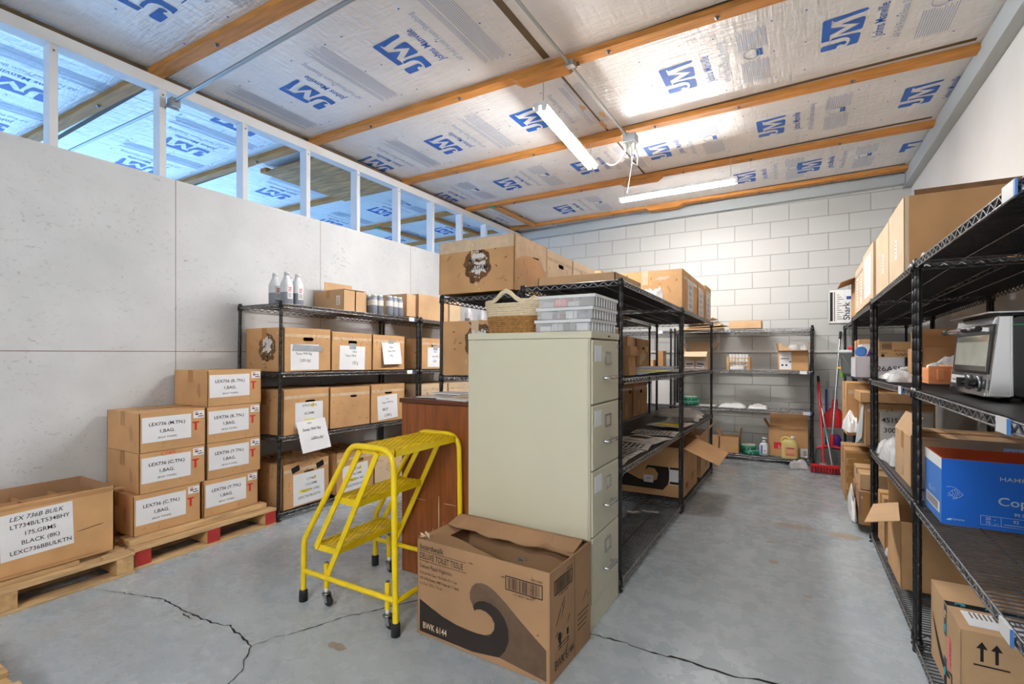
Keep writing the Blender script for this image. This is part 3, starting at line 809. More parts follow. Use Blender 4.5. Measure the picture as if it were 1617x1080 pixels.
# --- cartons on the left racks
def note(t, F, a, b_, w, h, lines, tilt=0., tape=True, **k):
    o = sheet(t, F['front'], a, b_, w, h, lines, tilt=tilt, lift=.0012, **k)
    if tape:
        m = MB(); f = F['front'].rot(a, b_+h/2, tilt); m.quad(f, -.035, .035, -.028, .022, 'tape_grey', .003); m.build('tape', t)
    return o
HS = dict(shear=.25, sx=.8)
def worn(seed, extra=None):
    def art(m, F):
        q = random.Random(seed); w = F['right'].o.x; d = F['back'].o.y; h = F['top'].o.z
        for k in range(10):
            m.poly(F['front'].rot(q.uniform(-.82, .82)*w, q.uniform(.12, .88)*h, q.uniform(0, 3.1)), jag(0, 0, q.uniform(.006, .028), q.uniform(.002, .006), 12, seed*9+k, .4), 'kraft_dark')
        for k in range(5): m.poly(F['front'].rot(q.uniform(-.9, .9)*w, q.uniform(.06, .94)*h, q.uniform(0, 3.1)), jag(0, 0, .007, .0025, 9, seed*5+k, .5), 'smudge')
        for k in range(8):
            m.poly(F['left'].rot(-q.uniform(.12, .88)*d, q.uniform(.15, .85)*h, q.uniform(0, 3.1)), jag(0, 0, q.uniform(.006, .03), q.uniform(.003, .010), 12, seed*7+k, .4), 'kraft_dark')
        for k in range(5): m.poly(F['left'].rot(-q.uniform(.06, .94)*d, q.uniform(.07, .93)*h, q.uniform(0, 3.1)), jag(0, 0, .010, .004, 9, seed*3+k, .5), 'smudge')
        m.quad(F['front'], -w*.95, w*.95, h*.80, h*.87, 'tape_clear', .0004)
        if extra: extra(m, F)
    return art
S2, S3, S4 = 1.079, .608, .058
g2 = 'toner cartons on the board-wall racks'
t, F = cx_('worn carton marked 2,820 at the front of the rack by the board wall', -3.27, 2.312, 2.733, S2+.004, .47, .325, mat='kraft_orange', holes=(('front', 0, .245),), group=g2, art=worn(1))
note(t, F, -.03, .108, .25, .195, [('Yellow', .020, 0, .055, 'ink', HS), ('Tomaz 794X Bag', .026, -.01, .018, 'ink', HS), ('2,820 (kg)', .030, 0, -.035, 'ink', HS)], tape=False)
m = MB(); f = F['front']; m.poly(f, [(-.145, .155), (.125, .150), (.13, .185), (.11, .195), (-.135, .205)], 'tape_grey', .003); m.build('tape', t)
torn(t, F['left'], -.20, .19, .085, 11)
t, F = cx_('carton with taped 150 g note beside the 2,820 carton', -3.27, 2.740, 3.178, S2+.004, .46, .315, mat='kraft_orange', holes=(('front', 0, .235),), group=g2, art=worn(2))
note(t, F, .0, .105, .275, .20, [('Yellow', .022, .02, .045, 'ink', HS), ('Toner 794.X', .028, -.02, .008, 'ink', HS), ('150 g', .040, .03, -.055, 'ink', HS)], tilt=-.02)
t, F = cx_('carton with taped 50 g note, third along that shelf', -3.27, 3.188, 3.60, S2+.004, .46, .312, mat='kraft_orange', holes=(('front', .03, .25),), group=g2, art=worn(3))
note(t, F, .02, .15, .235, .20, [('Yellow', .024, 0, .05, 'ink', HS), ('Toner 794 X', .026, 0, .012, 'ink', HS), ('50 g', .030, -.01, -.03, 'ink', HS)], tilt=.02, curl=.03)
t, F = cx_('carton with a taped Tomaz note, just past the rack posts by the board wall', -3.27, 3.84, 4.25, S2+.004, .46, .31, mat='kraft_orange', holes=(('front', .0, .245),), group=g2, art=worn(4))
note(t, F, .02, .12, .24, .20, [('Yellow', .024, 0, .05, 'ink', HS), ('Tomaz 794X', .026, 0, .0, 'ink', HS), ('5,200', .030, -.01, -.05, 'ink', HS)])
cx_('plain carton half hidden behind the island, shelf of the taped notes', -3.27, 4.30, 4.72, S2+.004, .46, .31, mat='kraft_orange', holes=(('front', .0, .245),), group=g2, art=worn(5))
t, F = cx_('carton with two pinned papers hanging over the shelf edge, 65,GRMS', -3.27, 2.305, 2.717, S3+.002, .46, .335, mat='kraft_orange', holes=(('front', .03, .235),), group=g2, art=worn(6))
def hl(m, f, n): m.quad(f, .022, .042, .055, .085, 'ink_yellow', n-.0002); m.quad(f, -.05, .05, -.045, -.036, 'ink_yellow', n)
sheet(t, F['front'], .02, .14, .25, .19, [('X792YUHTN', .026, 0, .060, 'ink', dict(bold=.004, sx=.9)), ('65,GRMS', .026, 0, .0, 'ink', dict(bold=.004, sx=.9))], extra=hl, lift=.0012)
sheet(t, F['front'], .03, -.02, .26, .23, [('Yellow', .018, -.02, .09, 'ink', HS), ('Tomaz 794X Bag', .030, -.01, .04, 'ink', HS), ('2,520 g (kg)', .030, .02, -.03, 'ink', HS)], tilt=.05, curl=.062, lift=.012)
cx_('plain carton without any paper between two labelled ones', -3.27, 2.722, 3.155, S3+.002, .46, .328, mat='kraft_orange', holes=(('front', .03, .255, .07, .022),), group=g2, art=worn(7))
t, F = cx_('carton with a large crooked note reading 12,860 g', -3.27, 3.165, 3.60, S3+.002, .46, .335, mat='kraft_orange', holes=(('front', .0, .265),), group=g2, art=worn(8))
sheet(t, F['front'], -.01, .13, .255, .22, [('Yellow', .018, 0, .07, 'ink', HS), ('Tomaz 794X bag', .026, 0, .035, 'ink', HS), ('BK/Y', .034, -.03, -.03, 'ink', dict(bold=.02)), ('12,860 g', .036, 0, -.085, 'ink', HS)], tilt=.06, lift=.003)
for k, (a, b_, lb) in enumerate([(3.84, 4.27, 'carton with a scrawled St seen over the wooden cabinet'), (4.29, 4.72, 'carton with a sagging top edge seen over the wooden cabinet'), (4.74, 5.16, 'carton with a white sticker seen over the wooden cabinet')]):
    t, F = cx_(lb, -3.27, a, b_, S3+.002, .46, .31, mat='kraft_pale', holes=(('front', .08, .19),), group=g2, art=worn(20+k))
    if k == 0:
        m = MB(); m.text(F['front'], 'St', .05, -.12, .20, 'ink', shear=.3); m.build('handwriting', t)
    if k == 2: sheet(t, F['front'], .02, .15, .20, .055, [('Exp', .03, 0, -.01, 'ink', HS)], tilt=.03, name='sticker')
t, F = cx_('open carton with torn dividers marked 115,GRMS on the bottom shelf', -3.27, 2.302, 2.717, S4+.002, .46, .335, mat='kraft_orange', holes=(('front', .02, .245),), open_top=True, dividers=(6, 5, .325), group=g2, art=worn(9))
def hl2(m, f, n): m.quad(f, -.09, .0, -.030, -.010, 'ink_yellow', n-.0003); m.quad(f, .045, .06, .055, .08, 'ink_yellow', n-.0003); m.lathe([(.028, 0), (.026, .0001)], 'ink_grey', 14, tuple(f.p(-.095, .02, n))) if False else None
sheet(t, F['front'], .02, .128, .28, .235, [('LT746Y', .027, .02, .055, 'ink', dict(bold=.004, sx=.95)), ('115,GRMS', .027, .02, .015, 'ink', dict(bold=.004, sx=.95)), ('YELLOW (10K)', .027, .01, -.03, 'ink', dict(bold=.004, sx=.95)), ('LEXC736YBULKTN', .027, 0, -.075, 'ink', dict(bold=.004, sx=.9))], extra=hl2, lift=.0015, tilt=.01)
m = MB()
for a in (-.10, .12): m.quad(F['front'].rot(a, .285, .3), -.035, .035, -.022, .022, 'black_tape', .001)
m.build('tape', t)
t, F = cx_('open carton marked 85,GRMS seen through the yellow steps', -3.27, 2.785, 3.20, S4+.002, .46, .33, mat='kraft_orange', holes=(('front', .04, .25),), open_top=True, dividers=(6, 5, .32), group=g2, art=worn(10))
def hl3(m, f, n): m.quad(f, -.09, .0, -.030, -.008, 'ink_yellow', n-.0003); m.quad(f, .045, .065, .05, .085, 'ink_yellow', n-.0003)
sheet(t, F['front'], .0, .115, .28, .215, [('LT734Y', .027, .02, .055, 'ink', dict(bold=.004, sx=.95)), ('85,GRMS', .027, .02, .015, 'ink', dict(bold=.004, sx=.95)), ('YELLOW (4K)', .027, .01, -.03, 'ink', dict(bold=.004, sx=.95)), ('LEXC734YBULKTN', .027, 0, -.075, 'ink', dict(bold=.004, sx=.9))], extra=hl3, lift=.0015, tilt=.04)
cx_('plain carton partly hidden by the yellow steps on the bottom shelf', -3.27, 3.21, 3.62, S4+.002, .46, .30, mat='kraft_pale', group=g2, art=worn(12))
cx_('carton on the bottom shelf hidden behind the wooden cabinet', -3.27, 3.85, 4.27, S4+.002, .46, .30, mat='kraft_orange', open_top=True, dividers=(5, 4, .28), group=g2, art=worn(13))

# --- things on top of the left rack
def toner_bottle(label, x, y, z, rz=0.):
    t = thing('toner_bottle', label, 'bottle', (x, y, z+fz(y)), rz, 'square toner bottles')
    def rsq(w, zz, r=.3):
        pts = []
        for i in range(16):
            a = 2*PI*(i+.5)/16; c_, s_ = math.cos(a), math.sin(a); k = (abs(c_)**5+abs(s_)**5)**(-1/5)
            pts.append((w*k*c_, w*k*s_, zz))
        return pts
    m = MB(); rings = [(.036, 0), (.039, .006), (.039, .095), (.039, .150), (.036, .165), (.020, .205), (.017, .222)]
    vs = [p for w, zz in rings for p in rsq(w, zz)]
    for i in range(len(rings)-1):
        m.add(vs[i*16:(i+2)*16], [(k, (k+1) % 16, (k+1) % 16+16, k+16) for k in range(16)], 'toner_grey' if i < 2 else 'bottle_white', True)
    m.add(vs[:16], [tuple(range(16))[::-1]], 'toner_grey'); m.build('body', t)
    m = MB(); m.lathe([(.019, .222), (.019, .246), (.017, .249)], 'bottle_white', 12); m.build('cap', t)
    m = MB(); f = Fr((0, -.0402, .045), UX, UZ); m.quad(f, -.022, .022, 0, .10, 'paper', 0)
    for k in range(3): m.quad(f, -.015, .013-k*.003, .080-k*.012, .086-k*.012, 'ink_red', .0004)
    for k in range(4): m.quad(f, -.016, .015-(k % 2)*.006, .012+k*.009, .0155+k*.009, 'ink_grey', .0004)
    m.build('label', t)
TZ = 1.591
for (x, y, lb) in ((-3.36, 2.40, 'grey toner bottle in front of the cluster on the rack top by the board wall'), (-3.37, 2.50, 'grey toner bottle at the right of the cluster on the rack top'), (-3.48, 2.385, 'grey toner bottle at the left of the cluster on the rack top'), (-3.47, 2.50, 'grey toner bottle at the back of the cluster on the rack top'), (-3.45, 4.93, 'grey toner bottle seen under the island rack, nearer the tall box'), (-3.45, 5.22, 'grey toner bottle seen under the island rack, by the woven basket')):
    toner_bottle(lb, x, y, TZ, PI/2)
def art_lab(m, F):
    f = F['left']; m.quad(f, -.09, -.045, .06, .14, 'paper', .0006)
    for k in range(5): m.quad(f, -.085, -.055, .068+k*.013, .073+k*.013, 'ink_red' if k > 2 else 'ink_grey', .0009)
cx_('closed carton with a small red and white sticker on the rack top', -3.40, 2.975, 3.105, TZ, .38, .185, mat='kraft', art=art_lab, seam='x')
cx_('second closed carton pressed behind the stickered carton', -3.40, 3.112, 3.242, TZ, .36, .185, mat='kraft')
m = MB(); m.box(-3.66, -3.655, 2.99, 3.30, TZ+.19, TZ+.27, 'kraft'); m.box(-3.655, -3.40, 3.00, 3.235, TZ+.190, TZ+.196, 'kraft')
tag(m.build('cardboard_sheet'), 'folded cardboard sheet standing up behind the stickered carton', 'cardboard')
nb = 0
for (x, y) in ((-3.36, 3.29), (-3.36, 3.37), (-3.30, 3.43), (-3.31, 3.505), (-3.31, 3.575), (-3.44, 3.31), (-3.44, 3.40)):
    t = thing('toner_can', ('round grey toner bottle in the row, %s' % ['nearest the stickered carton', 'second from the stickered carton', 'first of the front three', 'middle of the front three', 'last, by the half open carton', 'behind, left', 'behind, right'][nb]), 'bottle', (x, y, TZ+fz(y)), 0, 'round toner bottles on the rack top'); nb += 1
    m = MB(); m.lathe([(.030, 0), (.033, .004), (.033, .150), (.024, .166)], 'toner_grey', 16, mats=['toner_grey', 'toner_grey', 'toner_grey']); m.build('body', t)
    m = MB(); m.lathe([(.025, .166), (.025, .182), (.022, .185)], 'bottle_white', 14); m.build('cap', t)
    m = MB(); m.lathe([(.0334, .085), (.0334, .135)], 'paper_worn', 16, caps=False); m.build('label', t)
cx_('half open carton on the rack top, right of the round bottles', -3.30, 3.66, 3.80, TZ+.012, .42, .215, mat='kraft', open_top=False, flaps=())
cx_('larger carton behind the half open one, on the rack top', -3.40, 3.95, 4.46, TZ+.005, .36, .26, mat='kraft')
cx_('tall carton end seen through the island rack, on the rack top', -3.40, 4.48, 4.70, TZ+.005, .30, .26, mat='kraft_pale')

# ------------------------------------------------------------------ centre island: the left row
t, F = cx_('big worn carton with torn label 110,GRM on top of the island end', -1.465, 2.565, 3.010, 1.602, .565, .335, mat='kraft_orange', holes=(('front', .06, .245),), art=worn(31), tape='tape_clear')
torn(t, F['left'], -.265, .185, .085, 31, True, (('TOM', .034, .0, .055), ('MAXI/TN', .030, -.005, .005), ('110,GRM', .042, .0, -.045)))
m = MB(); m.fbox(F['left'], -.562, -.002, .262, .336, 0, .001, 'tape_clear'); m.build('packing_tape', t)
m = MB(); f = F['front']; m.poly(f, [(-.21, .18), (-.20, .335), (.21, .335), (.215, .14), (.17, .18), (.10, .24), (0, .235), (-.12, .22)], 'tape_clear', .001); m.build('packing_tape', t)
t, F = cx_('second carton behind the torn-label one on the island top', -1.47, 3.016, 3.462, 1.602, .55, .328, mat='kraft_pale', holes=(('front', .02, .25),), art=worn(32), tape='tape_clear')
torn(t, F['front'], -.09, .10, .07, 33, False, (('CYMBKZ', .036, 0, -.01),))
cx_('third carton in the row on the island top', -1.47, 3.468, 3.93, 1.602, .55, .332, mat='kraft_pale', holes=(('front', 0, .25),), art=worn(34), tape='tape_clear')
cx_('fourth carton in the row on the island top', -1.47, 4.10, 4.50, 1.602, .50, .36, mat='kraft', holes=(('front', 0, .25),), art=worn(35))
cx_('fifth carton in the row on the island top', -1.47, 4.52, 5.0, 1.602, .50, .30, mat='kraft', art=worn(36))
t, F = cx_('worn carton with shredded label under the island top, beside the basket', -1.50, 2.57, 3.02, 1.079, .505, .342, mat='kraft_orange', holes=(('front', .06, .245),), art=worn(37), tape='tape_clear')
torn(t, F['left'], -.21, .21, .10, 38, True, (('110', .05, .05, .06),))
m = MB(); m.poly(F['left'], [(-.30, .335), (-.29, .338), (-.20, .25), (-.21, .245)], 'black_tape', .0008); m.build('marker_stroke', t)
cx_('carton on the island shelf behind the shredded-label carton', -1.50, 3.05, 3.50, 1.079, .50, .33, mat='kraft_orange', art=worn(39))
cx_('carton low on the island shelf hidden by the wooden cabinet', -1.50, 2.60, 3.05, .608, .50, .32, mat='kraft_orange', art=worn(40))

# ------------------------------------------------------------------ centre island: the right row
t, F = cx_('tall stained carton with shrunken white sticker behind the small carton stack', -1.445, 5.09, 5.60, 1.079, .50, .335, mat='kraft_orange', holes=(('front', .02, .24, .08, .03),), art=worn(41))
m = MB(); m.poly(F['front'], [(-.14, .08), (-.06, .06), (-.02, .11), (.03, .10), (.10, .13), (.12, .19), (.04, .185), (.01, .23), (-.05, .175), (-.10, .16)], 'kraft_pale', .001); m.build('torn_label', t)
m = MB(); m.quad(F['front'], .14, .20, .21, .265, 'sticker_yellow', .001); m.build('sticker', t)
cx_('stained carton behind the small carton stack, nearer the filing cabinet', -1.445, 4.56, 5.07, 1.079, .50, .335, mat='kraft_orange', art=worn(42))
for k in range(4):
    lb = 'small tan carton, %s of the stack of four on the island shelf' % ('bottom', 'second from bottom', 'second from top', 'topmost')[k]
    cn_(lb, -.945+.004*k*(-1)**k, -.830+.004*k*(-1)**k, 2.775, 1.095+.0565*k, .145, .052, mat='kraft_dark', group='small cartons stacked on the island shelf', tape=None)
cn_('small carton behind the filing cabinet top, under the island top', -.905, -.86, 2.59, 1.095, .15, .255, mat='kraft', tape=None)
m = MB()
for k in range(6):
    y = 2.98+.16*k; a = rnd.uniform(-.05, .05)
    f = Fr((-.90+a, y, 1.098+fz(y)+.0075*k), (1, .05*a, 0), (-.05*a, 1, 0)); m.fbox(f, -.15, .10, 0, .22, 0, .004, ['pack_blue', 'film', 'pack_yellow', 'film', 'pack_blue', 'film'][k])
    o = m.build('plastic_packet', None); tag(o, ['pale blue plastic packet nearest the small carton stack', 'grey plastic packet overlapping the pale blue one', 'yellowish plastic packet in the middle of the island shelf', 'grey plastic packet beyond the yellowish one', 'pale blue plastic packet by the island post', 'grey plastic packet at the far end of the packets'][k], 'packet', 'plastic packets on the island shelf'); m = MB()
for k in range(2):
    y = 4.25+.75*k; m = MB(); m.box(-1.02, -.82, y, y+.5, 1.098+fz(y+.2), 1.110+fz(y+.2), 'film'); tag(m.build('plastic_packet'), ['flat stack of film packets past the island post', 'flat stack of film packets at the island\'s aisle end'][k], 'packet')
t, F = cx_('large tan carton with white scuffs behind the printed films', -1.445, 4.45, 4.96, .610, .50, .345, mat='kraft_orange', holes=(('front', .17, .26, .07, .035),), art=worn(43))
m = MB(); m.poly(F['front'], jag(.05, .10, .02, .07, 12, 3, .5), 'paper_worn', .0008); m.build('scuff', t)
t, F = cx_('large tan carton behind the printed films, nearer the block wall', -1.445, 4.98, 5.52, .610, .50, .350, mat='kraft_orange', holes=(('front', .03, .25, .08, .035),), art=worn(44))
m = MB(); m.poly(F['front'], jag(-.05, .10, .015, .05, 12, 5, .5), 'paper_worn', .0008); m.build('scuff', t)
def film(label, xc, yc, z, w, d, ang, pattern, dark):
    z += fz(yc)
    t = thing('printed_film', label, 'plastic sheet', (xc, yc, z), ang, 'printed films on the island shelf')
    m = MB(); n = 6
    vs = [(w*(i/n-.5), d*(j/n-.5), .003*math.sin(i*1.7+j)+.006) for j in range(n+1) for i in range(n+1)]
    m.add(vs, [(j*(n+1)+i, j*(n+1)+i+1, (j+1)*(n+1)+i+1, (j+1)*(n+1)+i) for j in range(n) for i in range(n)], 'film', True); m.build('sheet', t)
    q = MB()
    if pattern:
        for j in range(14):
            for i in range(9):
                if rnd.random() < .8: q.box(-w*.42+w*.84*i/9, -w*.42+w*.84*(i+.62)/9, -d*.44+d*.88*j/14, -d*.44+d*.88*(j+.6)/14, .0105, .0112, dark)
    else:
        q.box(-w*.35, w*.35, -d*.3, -d*.05, .0105, .0112, dark); q.box(-w*.4, w*.1, d*.05, d*.3, .0105, .0112, 'film_dark')
    q.build('print', t)
for k, a in enumerate([('printed film at the near end of the island shelf, dotted pattern', -.93, 2.62, .27, .20, .05, 1, 'film_dark'), ('printed film overlapping the nearest one on the island shelf', -.95, 2.86, .30, .26, -.08, 1, 'film_dark'), ('dotted printed film in the middle of the island shelf', -.96, 3.12, .32, .24, .10, 1, 'film_dark'), ('clear packet lying over the printed films near the shelf edge', -.93, 3.42, .30, .32, -.25, 0, 'film'), ('dotted printed film just before the island post', -.93, 3.78, .32, .24, .04, 1, 'film_dark'), ('clear packet with a yellow card inside, past the island post', -.93, 4.36, .30, .36, -.2, 0, 'ink_yellow'), ('clear packet with grey contents at the aisle end', -.92, 4.80, .28, .30, .15, 0, 'film_dark')]):
    film(a[0], a[1], a[2], .632+.001*k, a[3], a[4], a[5], a[6], a[7])
def pillow(label, name, cat, c, sx, sy, sz, mat, rz=0., seed=1, group=None):
    q = random.Random(seed); m = MB(); n = 14; vs = []
    for j in range(n+1):
        for i in range(n+1):
            u, v_ = i/n*2-1, j/n*2-1
            e = max(0., (1-abs(u)**3)*(1-abs(v_)**3))**.45
            vs.append((u*sx/2*(1+.04*math.sin(5*v_+seed)), v_*sy/2*(1+.05*math.sin(4*u+seed)), sz*e*(.8+.28*math.sin(3.1*u+seed)*math.cos(4.2*v_-seed)+.12*q.uniform(-1, 1))+.002))
    K = n+1
    top = [(j*K+i, j*K+i+1, (j+1)*K+i+1, (j+1)*K+i) for j in range(n) for i in range(n)]
    m.add(vs, top, mat, True)
    m.add([(x, y, .001) for x, y, z in vs], [tuple(reversed(f)) for f in top], mat, True)
    edge = [i for i in range(K)] + [j*K+n for j in range(1, K)] + [n*K+i for i in range(n-1, -1, -1)] + [j*K for j in range(n-1, 0, -1)]
    o2 = len(vs); k = len(edge)
    base = len(m.V)-2*o2
    for i in range(k): m.F.append((base+edge[i], base+o2+edge[i], base+o2+edge[(i+1) % k], base+edge[(i+1) % k])); m.M.append(mat); m.S.append(True)
    o = m.build(name, None, (c[0], c[1], c[2]+fz(c[1])+.004), rz)
    if c[1] > 2.75: o.rotation_euler = (-.016, 0, rz)
    return tag(o, label, cat, group)
pillow('plump white plastic bag lying on the island shelf by the aisle', 'plastic_bag', 'bag', (-1.05, 5.25, .626), .46, .42, .07, 'bag_white', .1, 4)

# black wave carton and its neighbour on the bottom shelf
def wave(m, f, w, h, dark, mid):
    """the swelling wave printed across a face of size w by h; f's origin at its lower left"""
    def P(*a): return [(x*w, y*h) for x, y in a]
    def arc(cx_, cy_, rx, ry, a0, a1, n):
        return [(cx_+rx*math.cos(math.radians(a0+(a1-a0)*i/n)), cy_+ry*math.sin(math.radians(a0+(a1-a0)*i/n))) for i in range(n+1)]
    W1 = [(.012, .335), (.10, .30), (.20, .255), (.30, .225), (.38, .215)]
    lower = [(.012, .335), (.012, .03), (.62, .03)]
    inner = arc(.535, .34, .105, .15, -150, 130, 16)
    outer = arc(.535, .40, .185, .245, 150, -75, 20)
    blk = lower + outer[::-1] + [(.465, .455)] + arc(.54, .365, .105, .185, 150, -120, 14) + [(.42, .165), (.32, .185), (.20, .235), (.10, .285)]
    m.poly(f, P(*blk), dark, .0006)
    return arc, P
def art_bw(m, F):
    w, h = .655, .415
    f0 = F['front']; f = Fr(f0.p(-w/2, 0), f0.r, f0.u)
    def arc(cx_, cy_, rx, ry, a0, a1, n):
        return [(cx_+rx*math.cos(math.radians(a0+(a1-a0)*i/n)), cy_+ry*math.sin(math.radians(a0+(a1-a0)*i/n))) for i in range(n+1)]
    def P(a): return [(x*w, y*h) for x, y in a]
    # grey crest swelling behind the curl, running down to the lower right corner
    crest = [(.462, .47), (.438, .54), (.437, .60), (.452, .66), (.482, .705), (.525, .725), (.57, .72), (.62, .69), (.70, .61), (.80, .49), (.90, .38), (.975, .30), (.975, .025), (.655, .075), (.70, .16), (.725, .26), (.722, .37), (.695, .46), (.65, .525), (.60, .555), (.55, .56), (.51, .545), (.48, .515)]
    m.poly(f, P(crest), 'ink_grey', .0005)
    # black wave with its hooked curl
    blk = [(.02, .365), (.02, .03), (.46, .03), (.655, .075), (.70, .16), (.725, .26), (.722, .37), (.695, .46), (.65, .525), (.60, .555), (.55, .56), (.51, .545), (.48, .515), (.462, .47), (.472, .435), (.49, .455), (.52, .468), (.56, .462), (.60, .43), (.622, .38), (.62, .32), (.595, .265), (.55, .235), (.49, .225), (.42, .225), (.33, .232), (.22, .262), (.12, .31)]
    m.poly(f, P(blk), 'ink_brown', .0008)
    m.text(f, 'boardwalk', .034, .025*w, .892*h, 'ink', n=.001, bold=.012, sx=.92, left=True)
    m.quad(f, .02*w, .41*w, .872*h, .877*h, 'ink', .001)
    m.text(f, 'DELUXE TOILET TISSUE', .036, .022*w, .795*h, 'ink', n=.001, bold=.012, sx=.635, left=True)
    m.quad(f, .02*w, .41*w, .772*h, .777*h, 'ink', .001)
    for k, (s, z, q) in enumerate([('Deluxe Papel Higiénico', .024, .70), ('96 Rolls Per Case / 96 Rollos Por Caja', .0165, .635), ('450 2-Ply Sheets / 400 Hojas de 2 Capas', .0165, .58), ('4 x 3 in. / 10.2 x 7.6 cm', .0165, .525)]):
        m.text(f, s, z, .022*w, q*h, 'ink_brown', n=.001, sx=.8, left=True)
    m.text(f, 'BWK 6144', .038, .05*w, .075*h, 'kraft_pale', n=.0012, bold=.012, sx=.78, left=True)
    def barcode(f, x0, y0, ww, hh, cap, num, sd):
        q = random.Random(sd)
        for (a, b_, c_, d_) in ((0, ww, 0, .004), (0, ww, hh-.004, hh), (0, .004, 0, hh), (ww-.004, ww, 0, hh)): m.quad(f, x0+a, x0+b_, y0+c_, y0+d_, 'ink', .0008)
        x = x0+.010
        while x < x0+ww-.012:
            k = q.choice((.0012, .002, .0035)); m.quad(f, x, x+k, y0+.006, y0+hh-.006, 'ink', .0008); x += k+q.choice((.0015, .0025, .004))
        m.text(f, cap, .012, x0+ww-.025, y0+hh+.006, 'ink', n=.0008); m.text(f, num, .012, x0+ww/2, y0-.014, 'ink', n=.0008)
    barcode(f, .70*w, .735*h, .165, .055, 'PBE14400', '1 07 48507 58940 7', 3)
    r0 = F['right']; g = Fr(r0.p(0, 0), r0.r, r0.u)
    barcode(g, .03, .315, .155, .055, 'PBE14400', '07 48507 58940', 4)
    m.text(g, 'BWK 6144', .050, .035, .035, 'ink_brown', n=.001, bold=.015, sx=.72, left=True)
    m.poly(g, jag(.075, .135, .016, .03, 9, 3, .5), 'ink_brown', .0008); m.quad(g, .06, .15, .112, .116, 'ink_brown', .0008); m.quad(g, .06, .15, .100, .103, 'ink_brown', .0008); m.quad(g, .135, .15, .125, .15, 'ink_brown', .0008)
    for k in range(4): m.quad(g, .235, .345-.01*k, .15-.02*k, .156-.02*k, 'ink_grey', .0008)
    for k in range(10):
        a, b_ = rnd.uniform(.02, .34), rnd.uniform(.05, .38)
        m.poly(g.rot(a, b_, rnd.uniform(.6, 1.1)), jag(0, 0, .035*rnd.random()+.006, .0035, 9, 60+k, .5), 'ink_grey', .0006)
    for k in range(10):
        m.poly(f, jag(rnd.uniform(.03, .62), rnd.uniform(.1, .38), .012*rnd.random()+.003, .003, 8, 90+k, .5), 'smudge', .0011)
    m.quad(g, .205, .209, 0, .41, 'smudge', .0005)
# the large carton at the front (slightly askew)
t, F = carton('large open toilet tissue carton with printed wave, in front of the filing cabinet', (-1.108, 1.650, 0), .655, .365, .412, math.radians(-2.5), mat='kraft_dull', open_top=True, art=art_bw, flaps=(('left', -118, .06),), mat_in='kraft_dull')
m = MB(); n = 14; vs = []       # long back flap, sagging and torn along its free edge
for i in range(n+1):
    u = i/n; x = -.322+.644*u; ln = .165 - .022*math.sin(PI*u) + .012*math.sin(u*23)
    vs += [(x, .365, .416), (x, .365-ln*.45, .440-.006*math.sin(PI*u)), (x, .365-ln, .418-.022*math.sin(PI*u))]
fs = []
for i in range(n):
    for j in range(2): fs.append((i*3+j, (i+1)*3+j, (i+1)*3+j+1, i*3+j+1))
m.add(vs, fs, 'kraft_dull', False); m.add([(x, y, z-.004) for x, y, z in vs], [tuple(reversed(f)) for f in fs], 'kraft_dull'); m.build('flap', t)
ED = [(-.322, .118), (-.271, .130), (-.20, .122), (-.137, .108), (-.08, .088), (-.02, .068), (.03, .050), (.075, .034), (.12, .02), (.165, .004)]
m = MB(); vs = []       # front flap folded in, torn away towards the right
for x, d_ in ED: vs += [(x, .001, .4125), (x, d_*.5, .4125-.010*(1-abs(x+.08)*2)), (x, d_, .4125-.020*(1-abs(x+.08)*2))]
fs = [(i*3+j, (i+1)*3+j, (i+1)*3+j+1, i*3+j+1) for i in range(len(ED)-1) for j in range(2)]
m.add(vs, fs, 'kraft_dull'); m.add([(x, y, z-.004) for x, y, z in vs], [tuple(reversed(f_)) for f_ in fs], 'kraft_dull'); m.build('flap', t)
m = MB(); f = Fr((.3265, .10, .412), (0, 1, 0), (-.93, 0, .02)); m.poly(f, [(.08, 0), (.26, 0), (.262, .12), (.20, .165), (.17, .15), (.12, .172), (.09, .10)], 'kraft_dull', 0); m.poly(f, [(.08, 0), (.26, 0), (.262, .12), (.20, .165), (.17, .15), (.12, .172), (.09, .10)][::-1], 'kraft_dull', -.003); m.build('flap', t)
for k, (x, y, z) in enumerate([(-.32, .0, .413), (-.30, .02, .42), (.17, .02, .415)]):
    m = MB(); q = random.Random(k); pts = [(x+q.uniform(-.03, .04), y+q.uniform(-.01, .03), z+q.uniform(-.004, .016)) for _ in range(7)]
    m.add(pts, [(0, 1, 2), (1, 2, 3), (2, 3, 4), (3, 4, 5), (4, 5, 6)], 'tape_clear' if k < 2 else 'black_tape'); m.build('packing_tape', t)
# wave carton lying open in the island
def art_w2(m, F):
    f = F['left']; g = Fr(f.p(-.56, 0), f.r, f.u)
    m.poly(g, [(.02, .05), (.40, .05), (.44, .10), (.455, .18), (.44, .25), (.40, .28), (.33, .285), (.27, .24), (.25, .20), (.28, .225), (.33, .22), (.36, .18), (.35, .13), (.30, .105), (.20, .12), (.10, .16), (.02, .19)], 'ink_brown', .0006)
    m.quad(g, .45, .54, .10, .27, 'paper', .0010); m.quad(g, .455, .535, .225, .265, 'ink', .0013); m.quad(g, .455, .535, .105, .125, 'ink', .0013)
    m.quad(g, .24, .32, .10, .16, 'paper', .0010); m.text(g, 'BCP', .02, .285, .128, 'ink', n=.0014)
    r = F['front']
    for k in range(4): m.quad(r, .02, .20-.02*k, .13-.016*k, .136-.016*k, 'ink_grey', .0008)
    for k in range(6): m.quad(r, -.22+.018*k, -.212+.018*k, .055, .105, 'ink', .0008)
t, F = cx_('open tissue carton with dark wave on the island\'s bottom shelf', -.80, 4.17, 4.82, .064, .56, .405, mat='kraft_orange', open_top=True, art=art_w2, flaps=(('front', 112, .29), ('left', 165, .16), ('right', -60, .2)))
